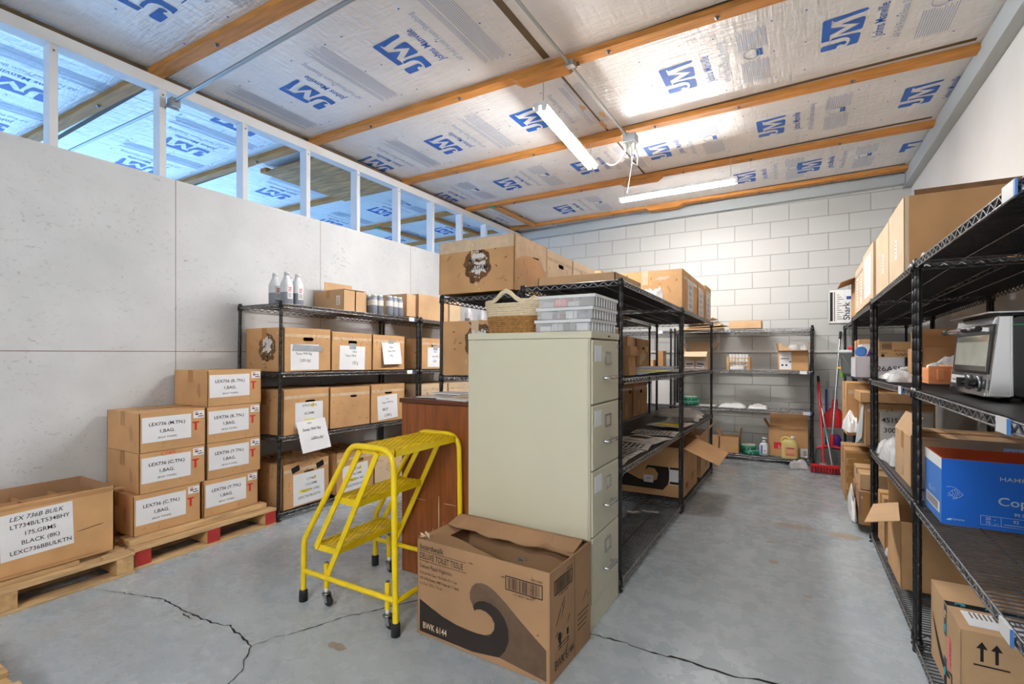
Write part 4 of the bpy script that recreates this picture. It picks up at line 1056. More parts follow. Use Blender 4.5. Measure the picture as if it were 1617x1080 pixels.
def art_w3(m, F):
    f = F['left']; m.quad(f, -.20, -.03, .02, .30, 'ink_brown', .0008)
    f = F['front']
    for k in range(4): m.quad(f, .0, .16-.02*k, .10-.016*k, .106-.016*k, 'ink_grey', .0008)
    m.quad(f, -.12, .05, .24, .30, 'kraft_dark', .0008)
cx_('closed tissue carton behind the open wave carton, bottom shelf', -.80, 5.02, 5.52, .064, .46, .40, mat='kraft', art=art_w3, flaps=(('front', 38, .12),))
for k, (x, y) in enumerate([(-1.15, 3.45), (-1.05, 3.62), (-.95, 3.7)]):
    m = MB(); m.poly(Fr((x, y, .0635+fz(y)), UX, UY), jag(0, 0, .05, .025, 9, k, .5), 'scrap', .001); m.poly(Fr((x, y, .0635+fz(y)), UX, UY), jag(0, 0, .05, .025, 9, k, .5)[::-1], 'scrap', .0); tag(m.build('paper_scrap'), 'paper scrap on the empty bottom shelf, %s' % ('farthest from the aisle', 'in the middle', 'nearest the aisle')[k], 'scrap')

# island top right: flat carton, bag, three labelled cartons
t, F = cn_('flat tan carton lying on the island top near the front post', -1.30, -.84, 2.56, 1.606, .50, .045, mat='kraft', tape=None)
def art_addr(m, F):
    f = F['front']
    m.quad(f, -.10, .10, .03, .285, 'paper_worn', .001)
    for k, c_ in enumerate(('ink_grey', 'ink', 'ink_red', 'ink_red', 'ink_grey', 'ink')): m.quad(f, -.08, .07-.02*(k % 3), .24-.036*k, .25-.036*k, c_, .0014)
def addr(t, F, hh):
    m = MB(); f = F['front']; m.quad(f, -.13, .15, .02, hh-.05, 'paper_worn', .0012)
    for k, (c_, s) in enumerate((('ink_grey', 'TONER'), ('ink', 'REFILLED'), ('ink_red', 'YELLOW'), ('ink_grey', 'XC735 8K'))): m.text(f, s, .042, 0, hh-.12-.055*k, c_, n=.0016, sx=.8)
    m.build('paper_label', t)
t, F = cx_('big carton with white bag and peeled label on the island top at the aisle', -.815, 4.22, 4.92, 1.607, .62, .335, mat='kraft_orange', tape='tape_clear', holes=(('front', .1, .28),), art=worn(51)); addr(t, F, .33)
torn(t, F['left'], -.36, .15, .07, 52, False); m = MB()
for k in range(4): m.poly(F['left'].rot(-.20+.025*k, .27, .5), jag(0, 0, .03, .003, 8, k, .3), 'paper_worn', .0008)
m.build('scuff', t)
t, F = cx_('second labelled carton on the island top, past the one with the bag', -.815, 4.96, 5.28, 1.607, .60, .335, mat='kraft_orange', tape='tape_clear', art=worn(53)); addr(t, F, .32)
t, F = cx_('last labelled carton on the island top, nearest the block wall', -.80, 5.31, 5.66, 1.607, .60, .345, mat='kraft_orange', tape='tape_clear', art=worn(54)); addr(t, F, .32)
pillow('crumpled white plastic bag against the big carton on the island top', 'plastic_bag', 'bag', (-1.02, 4.05, 1.607), .20, .16, .17, 'bag_plastic', .4, 9)

# ------------------------------------------------------------------ filing cabinet
fc = thing('filing_cabinet', 'tall putty coloured four drawer filing cabinet beside the island', 'filing cabinet', (-.775, 2.235, 0), PI/2)
W2 = .195; Dp = .655
m = MB(); m.box(-W2, W2, .018, Dp, .0, 1.288, 'cabinet_putty'); m.build('body', fc, bevel=.004)
m = MB(); m.box(-W2-.001, W2+.001, .0, Dp+.001, 1.289, 1.32, 'cabinet_putty'); m.box(-W2, W2, .004, .02, 0, .115, 'cabinet_putty'); m.box(-W2, -W2+.012, .006, .02, .11, 1.289, 'cabinet_edge'); m.box(W2-.012, W2, .006, .02, .11, 1.289, 'cabinet_edge'); m.build('frame', fc, bevel=.003)
for k in range(4):
    z0 = .118+.2925*k; z1 = z0+.286
    m = MB(); m.box(-W2+.014, W2-.014, 0, .017, z0, z1, 'cabinet_putty'); d = m.build('drawer', fc, bevel=.004)
    m = MB()
    hz = z0+.112
    m.tube([(-.045, -.001, hz), (-.045, -.026, hz), (-.038, -.032, hz+.001), (.05, -.032, hz+.001), (.057, -.026, hz), (.057, -.001, hz)], .0065, 'chrome', 8); m.box(-.05, .062, -.036, -.024, hz-.006, hz+.012, 'chrome'); m.build('handle', d)
    m = MB(); hx, hy = .012, z0+.205
    for (a, b_, c_, e) in ((-.04, .04, -.030, -.023), (-.04, .04, .023, .030), (-.04, -.033, -.023, .023), (.033, .04, -.023, .023)): m.box(hx+a, hx+b_, -.006, 0, hy+c_, hy+e, 'chrome')
    m.build('label_holder', d)
    if k: m = MB(); m.box(-.155, -.070, -.0018, -.0003, z0+.19, z0+.262, 'paper'); m.build('card', d)
m = MB(); m.lathe([(.011, 0), (.011, -.004), (.004, -.005)], 'chrome', 12, (W2-.03, 0, 1.255), ax='y'); m.build('lock', fc)
m = MB(); m.box(.02, .05, -.0012, -.0002, 1.298, 1.306, 'ink_grey'); m.build('maker_badge', fc)

# woven basket on the cabinet
bk = thing('woven_basket', 'coiled rope basket, brown below and cream above, with loop handles', 'basket', (-1.235, 2.235, 1.321))
n = 40
def ring(z, a, b_, hump=0.):
    pts = []
    for i in range(n):
        t = 2*PI*i/n; zz = z
        if hump:
            for t0 in (3*PI/2, PI/2):
                dt = abs((t-t0+PI) % (2*PI)-PI); zz += hump*max(0, math.cos(min(dt/.50, 1)*PI)*.5+.5)
        e = 3.2; c_, s_ = math.cos(t), math.sin(t); k = (abs(c_)**e+abs(s_)**e)**(-1/e)
        pts.append((a*k*c_, b_*k*s_, zz))
    return pts
m = MB()
for k in range(8): m.tube(ring(.006+.0105*k, .145+.0011*k, .135+.0011*k), .0064, 'rope_brown', 6, closed=True)
m.lathe([(0.001, .003), (.14, .003)], 'rope_brown', 24, caps=False); m.build('lower_coils', bk)
m = MB()
for k in range(6): m.tube(ring(.090+.0105*k, .154+.0016*k, .144+.0016*k), .0064, 'rope_cream', 6, closed=True)
m.build('upper_coils', bk)
m = MB()
for k in range(2): m.tube(ring(.150+.010*k, .163, .152, .052), .0064, 'rope_cream', 6, closed=True)
m.build('handle_coils', bk)
# three clear organiser boxes
for k in range(3):
    z0 = 1.321+.0555*k
    t = thing('organizer_box', 'clear lidded plastic organiser box, %s of the stack of three on the filing cabinet' % ('bottom', 'middle', 'top')[k], 'plastic box', (-.925+.006*k, 2.235, z0), .02*(k-1), 'clear organisers on the filing cabinet')
    a, b_ = .135, .165
    m = MB(); T = .002
    m.box(-a, a, -b_, b_, 0, T, 'clear_plastic')
    for s in (-1, 1):
        m.box(s*a-T/2, s*a+T/2, -b_, b_, T, .046, 'clear_plastic'); m.box(-a, a, s*b_-T/2, s*b_+T/2, T, .046, 'clear_plastic')
    m.build('tray', t)
    m = MB(); m.box(-a-.006, a+.006, -b_-.006, b_+.006, .047, .050, 'clear_rib')
    for s in (-1, 1): m.box(s*(a+.004)-.0025, s*(a+.004)+.0025, -b_-.006, b_+.006, .041, .0545, 'clear_rib'); m.box(-a-.006, a+.006, s*(b_+.004)-.0025, s*(b_+.004)+.0025, .041, .0545, 'clear_rib')
    m.build('lid', t)
    m = MB()
    for j in range(9):
        y = -b_+.02+.036*j; m.box(a+.001, a+.004, y, y+.008, .002, .042, 'clear_rib')
    for j in range(2): m.box(-.03+.07*j, -.028+.07*j, -b_+.001, b_-.001, .003, .045, 'clear_rib')
    m.build('ribs', t)
    for j, c_ in enumerate((['paper', 'box_grey', 'ink_grey', 'paper'], ['paper_worn', 'red_dark', 'paper', 'toner_grey'], ['box_grey', 'pink_label', 'paper_worn', 'ink_grey'])[k]):
        m = MB(); x = -.12+.062*j; m.box(x, x+.054, -b_+.012, b_-.014, .004, .026+.012*((j+k) % 2), c_); m.build('contents', t)

# ------------------------------------------------------------------ brown wooden cabinet
wc = thing('wooden_cabinet', 'brown stained wooden cabinet between the yellow steps and filing cabinet', 'cabinet', (-1.686, 2.10, 0))
m = MB(); m.box(-.245, .245, .004, .40, .0, .945, 'wood_brown'); m.build('body', wc, bevel=.004)
m = MB(); m.box(-.255, .250, -.006, .41, .946, .970, 'wood_brown_dark'); m.build('top', wc, bevel=.003)
m = MB()
for z in (.40, .46): m.box(-.252, -.244, .05, .09, z, z+.03, 'steel')
m.build('hinge', wc)
m = MB()
for (x, z, r, h) in ((.02, .34, .003, .09), (.05, .28, .002, .05), (-.12, .42, .05, .002), (.10, .42, .04, .002), (-.02, .2, .002, .06)): m.poly(Fr((-0, .0035, 0), UX, UZ), jag(x, z, r, h, 9, int(z*100), .5), 'kraft_pale', .0004)
m.build('scratches', wc)
for k, (x, y, w, d, a) in enumerate([(.10, .09, .24, .16, -.2), (-.05, .13, .26, .17, .12), (.10, .22, .2, .15, .3), (-.08, .27, .24, .17, -.1)]):
    m = MB(); m.box(-w/2, w/2, -d/2, d/2, 0, .0035, ['paper', 'film', 'kraft_pale', 'paper'][k])
    tag(m.build('paper_packet', None, (-1.68+x, 2.10+y, .9715+.0042*k), a), ['white packet on the wooden cabinet, at its front edge', 'clear packet on the wooden cabinet, left of the white one', 'tan packet on the wooden cabinet beside the filing cabinet', 'white packet at the back of the wooden cabinet'][k], 'packet', 'packets on the wooden cabinet')

# ------------------------------------------------------------------ yellow rolling steps
ld = thing('step_ladder', 'yellow steel rolling step ladder with three grated steps', 'ladder', (0, 0, 0))
YA, YB = 1.60, 2.08; r = .0135
def fillet(pts, rad, n=7):
    out = [Vector(pts[0])]
    for a, b_, c_ in zip(pts, pts[1:], pts[2:]):
        a, b_, c_ = Vector(a), Vector(b_), Vector(c_); u = (a-b_).normalized(); w = (c_-b_).normalized()
        ang = u.angle(w); d = min(rad/math.tan(ang/2), (a-b_).length*.48, (c_-b_).length*.48)
        p, q = b_+u*d, b_+w*d
        for i in range(n+1):
            t_ = i/n; out.append(p*(1-t_)**2+b_*2*t_*(1-t_)+q*t_*t_)
    out.append(Vector(pts[-1])); return out
for k, y in enumerate((YA, YB)):
    m = MB(); m.tube(fillet([(-2.112, y, .04), (-2.106, y, .30), (-1.772, y, .800), (-1.515, y, .800), (-1.503, y, .04)], .085), r, 'yellow_paint', 10); m.build('side_frame', ld)
    for x in (-2.112, -1.503):
        m = MB(); m.lathe([(.0205, 0), (.0205, .05), (.017, .056), (.0145, .057)], 'rubber', 12, (x, y, 0)); m.build('rubber_tip', ld)
    m = MB(); m.tube([(-2.109, y, .150), (-1.503, y, .150)], .0125, 'yellow_paint', 8); m.build('bottom_rail', ld)
    yi = y + (.014 if k == 0 else -.014)
    m = MB(); m.bar((-1.735, yi, .775), (-2.035, yi, .275), .008, .026, 'yellow_paint'); m.build('stringer', ld)
    m = MB(); m.bar((-1.625, yi, .775), (-1.955, yi, .150), .008, .026, 'yellow_paint'); m.build('stringer', ld)
    for x in (-1.978, -1.577):
        yc = y + (.028 if k == 0 else -.028)
        cs = MB(); cs.tube([(x, yc, .085), (x, yc, .205)], .0125, 'yellow_paint', 10); cs.lathe([(.009, .205), (.009, .209), (.003, .213)], 'bolt', 10, (x, yc, 0)); c0 = cs.build('caster_socket', ld)
        m = MB(); m.lathe([(.0095, .062), (.0095, .086)], 'white_plastic', 10, (x, yc, 0)); m.lathe([(.019, .052), (.022, .060), (.012, .064)], 'bolt', 12, (x, yc, 0))
        for s in (-1, 1): m.add([(x-.016, yc+s*.014, .056), (x+.016, yc+s*.014, .056), (x+.024, yc+s*.014, .022), (x+.008, yc+s*.014, .018), (x-.016, yc+s*.016, .056), (x+.016, yc+s*.016, .056), (x+.024, yc+s*.016, .022), (x+.008, yc+s*.016, .018)], [(0, 1, 2, 3), (7, 6, 5, 4), (0, 4, 5, 1), (1, 5, 6, 2), (2, 6, 7, 3), (3, 7, 4, 0)], 'steel')
        m.build('fork', c0)
        m = MB(); m.lathe([(.008, -.009), (.022, -.009), (.0245, -.006), (.0245, .006), (.022, .009), (.008, .009)], 'wheel', 18, (x+.015, yc, .0245), ax='y'); m.build('wheel', c0)
m = MB(); m.tube([(-1.503, YA, .145), (-1.503, YB, .145)], .0125, 'yellow_paint', 8); m.build('cross_rail', ld)
for k, (xa, xb, z) in enumerate(((-2.055, -1.897, .290), (-1.912, -1.755, .540), (-1.770, -1.525, .795))):
    y0, y1 = YA+.02, YB-.02
    m = MB()
    m.box(xb-.003, xb, y0, y1, z-.030, z, 'yellow_paint'); m.box(xa, xa+.003, y0, y1, z-.030, z, 'yellow_paint'); m.box(xa, xb, y0, y0+.003, z-.03, z, 'yellow_paint'); m.box(xa, xb, y1-.003, y1, z-.03, z, 'yellow_paint')
    st = m.build('step', ld)
    g = MB(); px, py = .026, .050
    nx = max(2, round((xb-xa)/px)); ny = round((y1-y0)/py); px = (xb-xa)/nx; py = (y1-y0)/ny
    for i in range(nx):
        for j in range(ny):
            x, y = xa+px*i, y0+py*j
            for (p, q) in (((x, y+py/2), (x+px/2, y)), ((x+px/2, y), (x+px, y+py/2)), ((x, y+py/2), (x+px/2, y+py)), ((x+px/2, y+py), (x+px, y+py/2))):
                g.bar((p[0], p[1], z-.001), (q[0], q[1], z+.002), .0042, .0045, 'yellow_worn')
    g.build('grating', st)

# ------------------------------------------------------------------ things on the back racks
BZ = lambda z: z    # shelf heights below already carry the floor's fall through fz()
t, F = cn_('open carton of packets on the back rack beside the island post', -1.23, -.955, 6.50, 1.088, .30, .215, mat='kraft_pale', open_top=True, flaps=(('front', 125, .11), ('back', 5, .13), ('left', 22, .12), ('right', 42, .16)))
for a in (-.075, .055): sheet(t, F['front'], a, .055, .10, .095, [], name='sticker', tilt=-.1 if a > 0 else 0, extra=lambda m, f, n: (m.quad(f, -.04, .04, .0, .016, 'ink_grey', n), m.quad(f, -.04, .02, -.03, -.022, 'ink_grey', n)))
tr = thing('vial_rack', 'small wooden rack of clear vials on the back rack', 'rack', (-.61, 6.52, 1.088+fz(6.6)))
for x in (-.118, .118):
    m = MB(); m.box(x-.012, x+.012, 0, .12, 0, .155, 'wood_light'); m.build('end_panel', tr)
for z in (.045, .09, .135):
    m = MB(); m.box(-.13, .13, -.006, -.001, z, z+.012, 'wood_light'); m.build('rail', tr)
for i in range(6):
    m = MB(); m.lathe([(.016, .002), (.017, .004), (.017, .185), (.015, .19)], 'clear_rib', 10, (-.09+.036*i, .055, 0)); m.build('vial', tr)
pillow('crumpled clear wrap in front of the vial rack', 'plastic_wrap', 'wrap', (-.62, 6.485, 1.088), .16, .05, .05, 'bag_plastic', 0, 21)
t, F = cn_('open carton with plastic cups and a white label on the back rack', -.19, .115, 6.50, 1.088, .30, .215, mat='kraft_orange', open_top=True, flaps=(('front', 82, .10), ('left', 12, .10), ('right', 0, .11)))
sheet(t, F['front'], -.075, .11, .12, .20, [], name='paper_label', extra=lambda m, f, n: (m.quad(f, -.05, .04, .02, .03, 'ink_grey', n), m.quad(f, -.04, -.02, -.06, -.04, 'ink', n), m.quad(f, 0, .02, -.06, -.04, 'ink', n), m.quad(f, .04, .055, -.02, -.005, 'ink', n)))
m = MB(); m.lathe([(.001, .08), (.04, .075), (.055, .045), (.058, 0)], 'bag_plastic', 18); tag(m.build('plastic_bowl', None, (-.035, 6.62, 1.31+fz(6.6))), 'clear plastic dome in the carton with the white label', 'bowl')
pillow('clear plastic bag in the carton with the white label', 'plastic_bag', 'bag', (.07, 6.6, 1.29), .06, .10, .09, 'bag_plastic', 0, 23)
for k, (x, h) in enumerate(((-.165, .13), (-.13, .055), (-.092, .06))):
    m = MB(); m.box(x-.013, x+.013, 6.525, 6.545, 1.14+fz(6.6), 1.34+h*.5+fz(6.6), 'wood_light'); tag(m.build('wooden_stick'), ('tallest wooden stick in the carton with the white label', 'short wooden stick beside the tallest one', 'short wooden stick nearest the plastic dome')[k], 'stick')
def tape_roll(label, c, r, h, tilt=0., group='green tape rolls'):
    o = thing('tape_roll', label, 'tape', (c[0], c[1], c[2]+fz(c[1])), 0, group); o.rotation_euler = (tilt, 0, .3)
    m = MB(); m.lathe([(r*.62, 0), (r, 0), (r, h), (r*.62, h), (r*.62, 0)], 'tape_green', 24, caps=False, mats=['tape_side', 'tape_green', 'tape_side', 'kraft']); m.build('roll', o)
    m = MB()
    for k in range(3): m.add([(math.cos(a)*(r+.0006), math.sin(a)*(r+.0006), h*zz) for a, zz in ((k*2.1, .15), (k*2.1+.5, .15), (k*2.1+.5, .5), (k*2.1, .5))], [(0, 1, 2, 3)], 'paper')
    m.build('print', o)
tape_roll('green tape roll leaning on the third shelf of the back rack', (-1.16, 6.58, .640), .095, .05, 0)
tape_roll('green tape roll stacked on top of the leaning one', (-1.17, 6.58, .692), .085, .05)
tape_roll('green tape roll at the bottom of the pair beside the pump bottle', (-.475, 6.58, .086), .10, .05)
tape_roll('green tape roll on top of the pair beside the pump bottle', (-.50, 6.57, .138), .085, .055)
for k, (x, w) in enumerate(((-1.15, .5), (-.70, .30), (-.42, .22))):
    pillow(('flat white bag under the green tape rolls', 'flat white bag in the middle of the back rack', 'flat white bag at the end, right of the middle one')[k], 'plastic_bag', 'bag', (x+.02, 6.66 if k == 0 else 6.6, .627), w,   .26, .045 if k else .003, 'bag_white', 0, 31+k)
for k, (x0, x1, h, lb) in enumerate(((-.93, -.825, .17, 'small closed carton partly behind the island, bottom of the back rack'), (-.815, -.60, .19, 'taped carton with raised side flaps on the bottom back shelf'))):
    cn_(lb, x0, x1, 6.49, .084, .22, h, mat='kraft_orange', open_top=bool(k), flaps=(('left', 25, .09), ('right', 8, .10)) if k else ())
sb = thing('pump_bottle', 'clear sanitizer pump bottle with blue label on the bottom back shelf', 'bottle', (-.335, 6.53, .086+fz(6.5)))
m = MB(); m.lathe([(.040, 0), (.045, .006), (.045, .115), (.03, .142), (.018, .15)], 'bottle_white', 16, sx=1.1, sy=.75); m.build('body', sb)
m = MB(); m.lathe([(.017, .15), (.017, .172), (.006, .175), (.006, .195), (.02, .196), (.02, .206)], 'white_plastic', 12); m.tube([(0, 0, .2), (.035, -.01, .2)], .006, 'white_plastic', 6); m.build('pump', sb)
m = MB(); f = Fr((0, -.0345, .025), UX, UZ); m.quad(f, -.03, .032, 0, .095, 'paper', 0); m.quad(f, -.03, -.012, 0, .095, 'label_blue', .0005); m.quad(f, 0, .02, .03, .04, 'ink_red', .0005); m.build('label', sb)
def art_li(m, F):
    f = F['front']; m.quad(f, -.145, -.03, .085, .16, 'ink_red', .0008); m.text(f, 'LI', .05, -.08, .095, 'paper', n=.0014, bold=.02)
    m.quad(f, .125, .195, .01, .11, 'paper', .0008)
    for k in range(5): m.quad(f, .155, .19, .03+.012*k, .036+.012*k, 'ink_grey', .0012)
t, F = cn_('large open carton with red print behind the yellow jug', -.29, .115, 6.56, .084, .30, .33, mat='kraft_orange', open_top=True, art=art_li, flaps=(('back', -4, .165), ('left', 30, .10)))
jg = thing('jug', 'translucent jug of yellow liquid with orange label, bottom back shelf', 'jug', (-.07, 6.495, .086+fz(6.5)))
def rsq2(w, d, zz, n=20, e=4.):
    pts = []
    for i in range(n):
        a = 2*PI*(i+.5)/n; c_, s_ = math.cos(a), math.sin(a); k = (abs(c_)**e+abs(s_)**e)**(-1/e); pts.append((w*k*c_, d*k*s_, zz))
    return pts
m = MB(); rings = [(.078, .048, 0), (.085, .052, .008), (.085, .052, .15), (.075, .048, .185), (.05, .04, .215)]
vs = [p for a, b_, c_ in rings for p in rsq2(a, b_, c_)]
for i in range(len(rings)-1): m.add(vs[i*20:(i+2)*20], [(k, (k+1) % 20, (k+1) % 20+20, k+20) for k in range(20)], 'jug_yellow', True)
m.add(vs[-20:], [tuple(range(20))], 'jug_yellow'); m.build('body', jg)
m = MB(); m.lathe([(.022, .215), (.022, .245), (.019, .25)], 'white_plastic', 14, (.03, 0, 0)); m.build('cap', jg)
m = MB(); m.tube([(.0, 0, .222), (-.04, 0, .24), (-.075, 0, .225), (-.085, 0, .17)], .011, 'jug_yellow', 8); m.build('handle', jg)
m = MB(); f = Fr((0, -.0528, .03), UX, UZ); m.quad(f, -.045, .06, 0, .10, 'label_orange', 0); m.text(f, 'DEGREASER', .016, .008, .082, 'ink_grey', n=.0006) if False else None; m.quad(f, -.03, .045, .085, .095, 'ink_grey', .0006); m.quad(f, 0, .015, .04, .052, 'paper', .0006)
for k in range(3): m.quad(f, -.035, .05, .008+.009*k, .011+.009*k, 'red_dark', .0006)
m.build('label', jg)
# flattened cartons and a shallow carton on the back rack's top
for k, (x0, x1, y0, z, a, h) in enumerate([(-1.30, -.78, 6.47, 1.580, .05, .012), (-1.24, -.80, 6.50, 1.609, -.12, .012), (-1.18, -.78, 6.47, 1.643, .10, .010), (-1.28, -.9, 6.52, 1.692, -.05, .010)]):
    m = MB(); w = x1-x0; m.box(-w/2, w/2, 0, .38, -h/2, h/2, 'kraft_pale' if k % 2 else 'kraft'); o = m.build('flattened_carton', None, ((x0+x1)/2, y0, z+.012+fz(6.6))); o.rotation_euler = (0, -.03+.035*k*(-1)**k, a)
    tag(o, 'flattened carton on top of the back rack, %s of the heap' % ('bottom', 'second from bottom', 'second from top', 'topmost')[k], 'cardboard', 'flattened cartons on the back rack')
cn_('shallow tan carton on the back rack top at the right of the heap', -.71, -.36, 6.50, 1.583, .26, .085, mat='kraft', tape=None)
# second back rack, mostly hidden
cn_('small open carton with a yellow bag seen between island posts', -1.86, -1.62, 6.50, 1.088, .25, .11, mat='kraft', open_top=True)
m = MB(); m.box(-1.74, -1.66, 6.485, 6.495, 1.095+fz(6.6), 1.17+fz(6.6), 'ink_yellow'); tag(m.build('yellow_packet'), 'yellow packet leaning on the small open carton', 'packet')
m = MB(); m.box(-1.59, -1.50, 6.52, 6.70, 1.088+fz(6.6), 1.32+fz(6.6), 'kraft_dark'); tag(m.build('cardboard_stand'), 'upright grey cardboard piece between island posts on the back rack', 'cardboard')
for k, (x0, x1, z, h, lb) in enumerate(((-2.05, -1.66, .63, .115, 'white carton at the bottom of the pair behind the island posts'), (-2.05, -1.66, .75, .115, 'white carton on top of the pair behind the island posts'), (-1.64, -1.40, .63, .30, 'tall white carton beside the white pair behind the island posts'))):
    cn_(lb, x0, x1, 6.50, z, .35, h, mat='bucket_white', tape=None)

# ------------------------------------------------------------------ brooms in the corner
def pole(name, label, cat, p, q, r, parts, grp='brooms leaning in the corner'):
    t = thing(name, label, cat, (0, 0, 0), 0, grp)
    p, q = Vector(p), Vector(q)
    for (nm, a, b_, mat, k) in parts:
        m = MB(); m.tube([p.lerp(q, a), p.lerp(q, b_)], r*k, mat, 8); m.build(nm, t)
    return t
zb = fz(6.0)
pb = pole('push_broom', 'red push broom with red pole leaning beside the back rack', 'broom', (.252, 6.23, zb+.085), (.217, 6.79, zb+1.01), .011, (('pole', .0, .62, 'red_plastic', 1.), ('pole_grip', .62, .93, 'red_plastic', 1.15), ('end_cap', .93, 1., 'black_plastic', 1.3)))
m = MB(); m.box(.13, .395, 6.21, 6.265, zb+.062, zb+.088, 'red_plastic'); m.box(.21, .28, 6.22, 6.29, zb+.082, zb+.105, 'steel'); m.build('head', pb, bevel=.005)
m = MB(); q = random.Random(3)
for i in range(30):
    for j in range(4):
        x = .135+.255*i/29; y = 6.215+.015*j; m.bar((x, y, zb+.062), (x+q.uniform(-.004, .004), y+q.uniform(-.01, .004)-.006, zb+.004), .008, .009, 'red_dark' if (i+j) % 3 else 'red_plastic')
m.build('bristles', pb)
sb_ = pole('squeegee', 'silver poled squeegee crossing the red push broom', 'squeegee', (.335, 6.315, zb+.05), (.212, 6.87, zb+.90), .010, (('pole', 0, 1., 'steel', 1.),))
m = MB(); m.box(.30, .445, 6.315, 6.345, zb+.003, zb+.05, 'black_plastic'); m.box(.40, .455, 6.300, 6.314, zb+.008, zb+.048, 'white_plastic'); m.build('head', sb_, bevel=.003)
bb = pole('broom', 'angled grey bristle broom with silver pole and red head', 'broom', (.335, 6.50, zb+.26), (.442, 6.895, zb+1.53), .0115, (('ferrule', -.015, .09, 'red_plastic', 1.7), ('pole', .09, .93, 'steel', 1.), ('grip', .93, 1., 'black_plastic', 1.2)))
m = MB(); m.tube([(.197, 6.50, zb+.218), (.262, 6.50, zb+.240), (.335, 6.50, zb+.252), (.402, 6.50, zb+.238), (.450, 6.50, zb+.218)], .018, 'red_plastic', 8); m.build('head', bb)
m = MB()
for i in range(36):
    x = .19+.26*i/35; zt = zb+.235-.7*(x-.325)**2
    for j in range(2): m.bar((x, 6.49+.02*j, zt-.012), (x+(x-.335)*.12+q.uniform(-.008, .004), 6.48+.02*j, zb+.03+q.uniform(0, .02)), .008, .006, 'bristle_grey')
m.build('bristles', bb)
dp = thing('dustpan', 'big red dustpan hanging above the broom head', 'dustpan', (.364, 6.68, zb+.425), 0, 'brooms leaning in the corner')
m = MB(); out = [(x*1.18, z*1.12) for x, z in [(-.098, 0), (.105, 0), (.103, .07), (.085, .14), (.055, .19), (.03, .21), (-.02, .21), (-.04, .19), (-.075, .155), (-.098, .10)]]
k = len(out); vs = [(x, 0 if z < .2 else .01, z) for x, z in out] + [(x*.93, .03, z*.93+.006) for x, z in out]
m.add(vs, [tuple(range(k, 2*k))] + [(i, i+k, (i+1) % k+k, (i+1) % k) for i in range(1, k)], 'red_plastic'); m.add([(x, y+.004, z) for x, y, z in vs], [tuple(reversed(range(k, 2*k)))], 'red_plastic'); m.build('pan', dp)
m = MB(); m.tube([(-.01, .02, .23), (-.010, .01, .30), (-.005, .008, .33), (.030, .008, .33), (.035, .01, .30), (.032, .02, .23)], .008, 'red_plastic', 8); m.build('handle', dp)
m = MB(); m.box(-.115, .123, -.004, .0, -.010, .003, 'steel'); m.build('lip', dp)
pole('mop_pole', 'blue pole with a silver tip standing against the block wall', 'pole', (.30, 6.86, zb+.02), (.303, 6.895, zb+.95), .012, (('pole', 0, .9, 'blue_plastic', 1.), ('tip', .9, 1., 'steel', .9)))
pole('mop_pole', 'thin grey pole behind the red dustpan', 'pole', (.335, 6.84, zb+.02), (.372, 6.895, zb+.86), .008, (('pole', 0, 1., 'steel', 1.),))
m = MB(); m.lathe([(.045, 0), (.048, .02), (.048, .30), (.035, .34), (.015, .355)], 'purple_plastic', 14, sy=.7); tag(m.build('detergent_bottle', None, (.395, 6.72, zb)), 'purple plastic container behind the grey broom', 'bottle')
m = MB(); m.bar((.385, 6.36, zb+1.125), (.52, 6.26, zb+1.118), .03, .022, 'yellow_plastic'); tag(m.build('duster_handle'), 'yellow handle sticking out of the far right rack', 'handle')
m = MB(); m.tube([(.42, 6.40, zb+1.02), (.43, 6.40, zb+1.08), (.44, 6.40, zb+1.15)], [.012, .018, .010], 'lime_plastic', 8); tag(m.build('floating_brush'), 'lime green brush floating unsupported beside the yellow handle', 'brush')
pillow('crumpled clear plastic on the floor at the foot of the back rack', 'plastic_wrap', 'wrap', (.02, 6.36, .004), .18, .12, .09, 'bag_plastic', .2, 41)

# ------------------------------------------------------------------ right hand racks
SZ1, SZ2, SZ3, SZ4 = 1.608, 1.075, .606, .06
# toaster oven
to = thing('toaster_oven', 'black and chrome toaster oven on the right hand rack', 'toaster oven', (.50, 2.215, SZ2), -PI/2)
w2 = .215; Hh = .255; D_ = .33
def prof_round(y0, y1, z0, z1, rr, n=5):
    pts = []
    for (cy_, cz_, a0) in ((y1-rr, z0+rr, -90), (y1-rr, z1-rr, 0), (y0+rr, z1-rr, 90), (y0+rr, z0+rr, 180)):
        for i in range(n+1):
            a = math.radians(a0+90*i/n); pts.append((cy_+rr*math.cos(a), cz_+rr*math.sin(a)))
    return pts
def extr(m, pts, x0, x1, mat, lean=0.):
    k = len(pts)
    m.add([(x0, y+lean*z, z) for y, z in pts] + [(x1, y+lean*z, z) for y, z in pts], [tuple(range(k)), tuple(reversed(range(k, 2*k)))] + [(i, i+k, (i+1) % k+k, (i+1) % k) for i in range(k)], mat)
m = MB(); extr(m, prof_round(.05, D_, .018, Hh, .02), -w2+.006, w2-.006, 'oven_black'); m.build('body', to)
m = MB(); m.box(-w2, w2, .045, .055, .016, Hh+.004, 'chrome')
pts = [(-.002, .014), (.05, .014), (.05, Hh+.004), (.022, Hh+.004)]
for s in (-1, 1): extr(m, pts, s*w2-.020*(s > 0), s*w2+.020*(s < 0), 'chrome')
extr(m, [(.012, Hh-.022), (.05, Hh-.022), (.05, Hh+.004), (.022, Hh+.004)], -w2+.02, w2-.02, 'chrome'); m.build('front_trim', to, bevel=.003)
lean = .085
fo = Fr((0, -.001, .014), (1, 0, 0), Vector((0, lean, 1)).normalized())
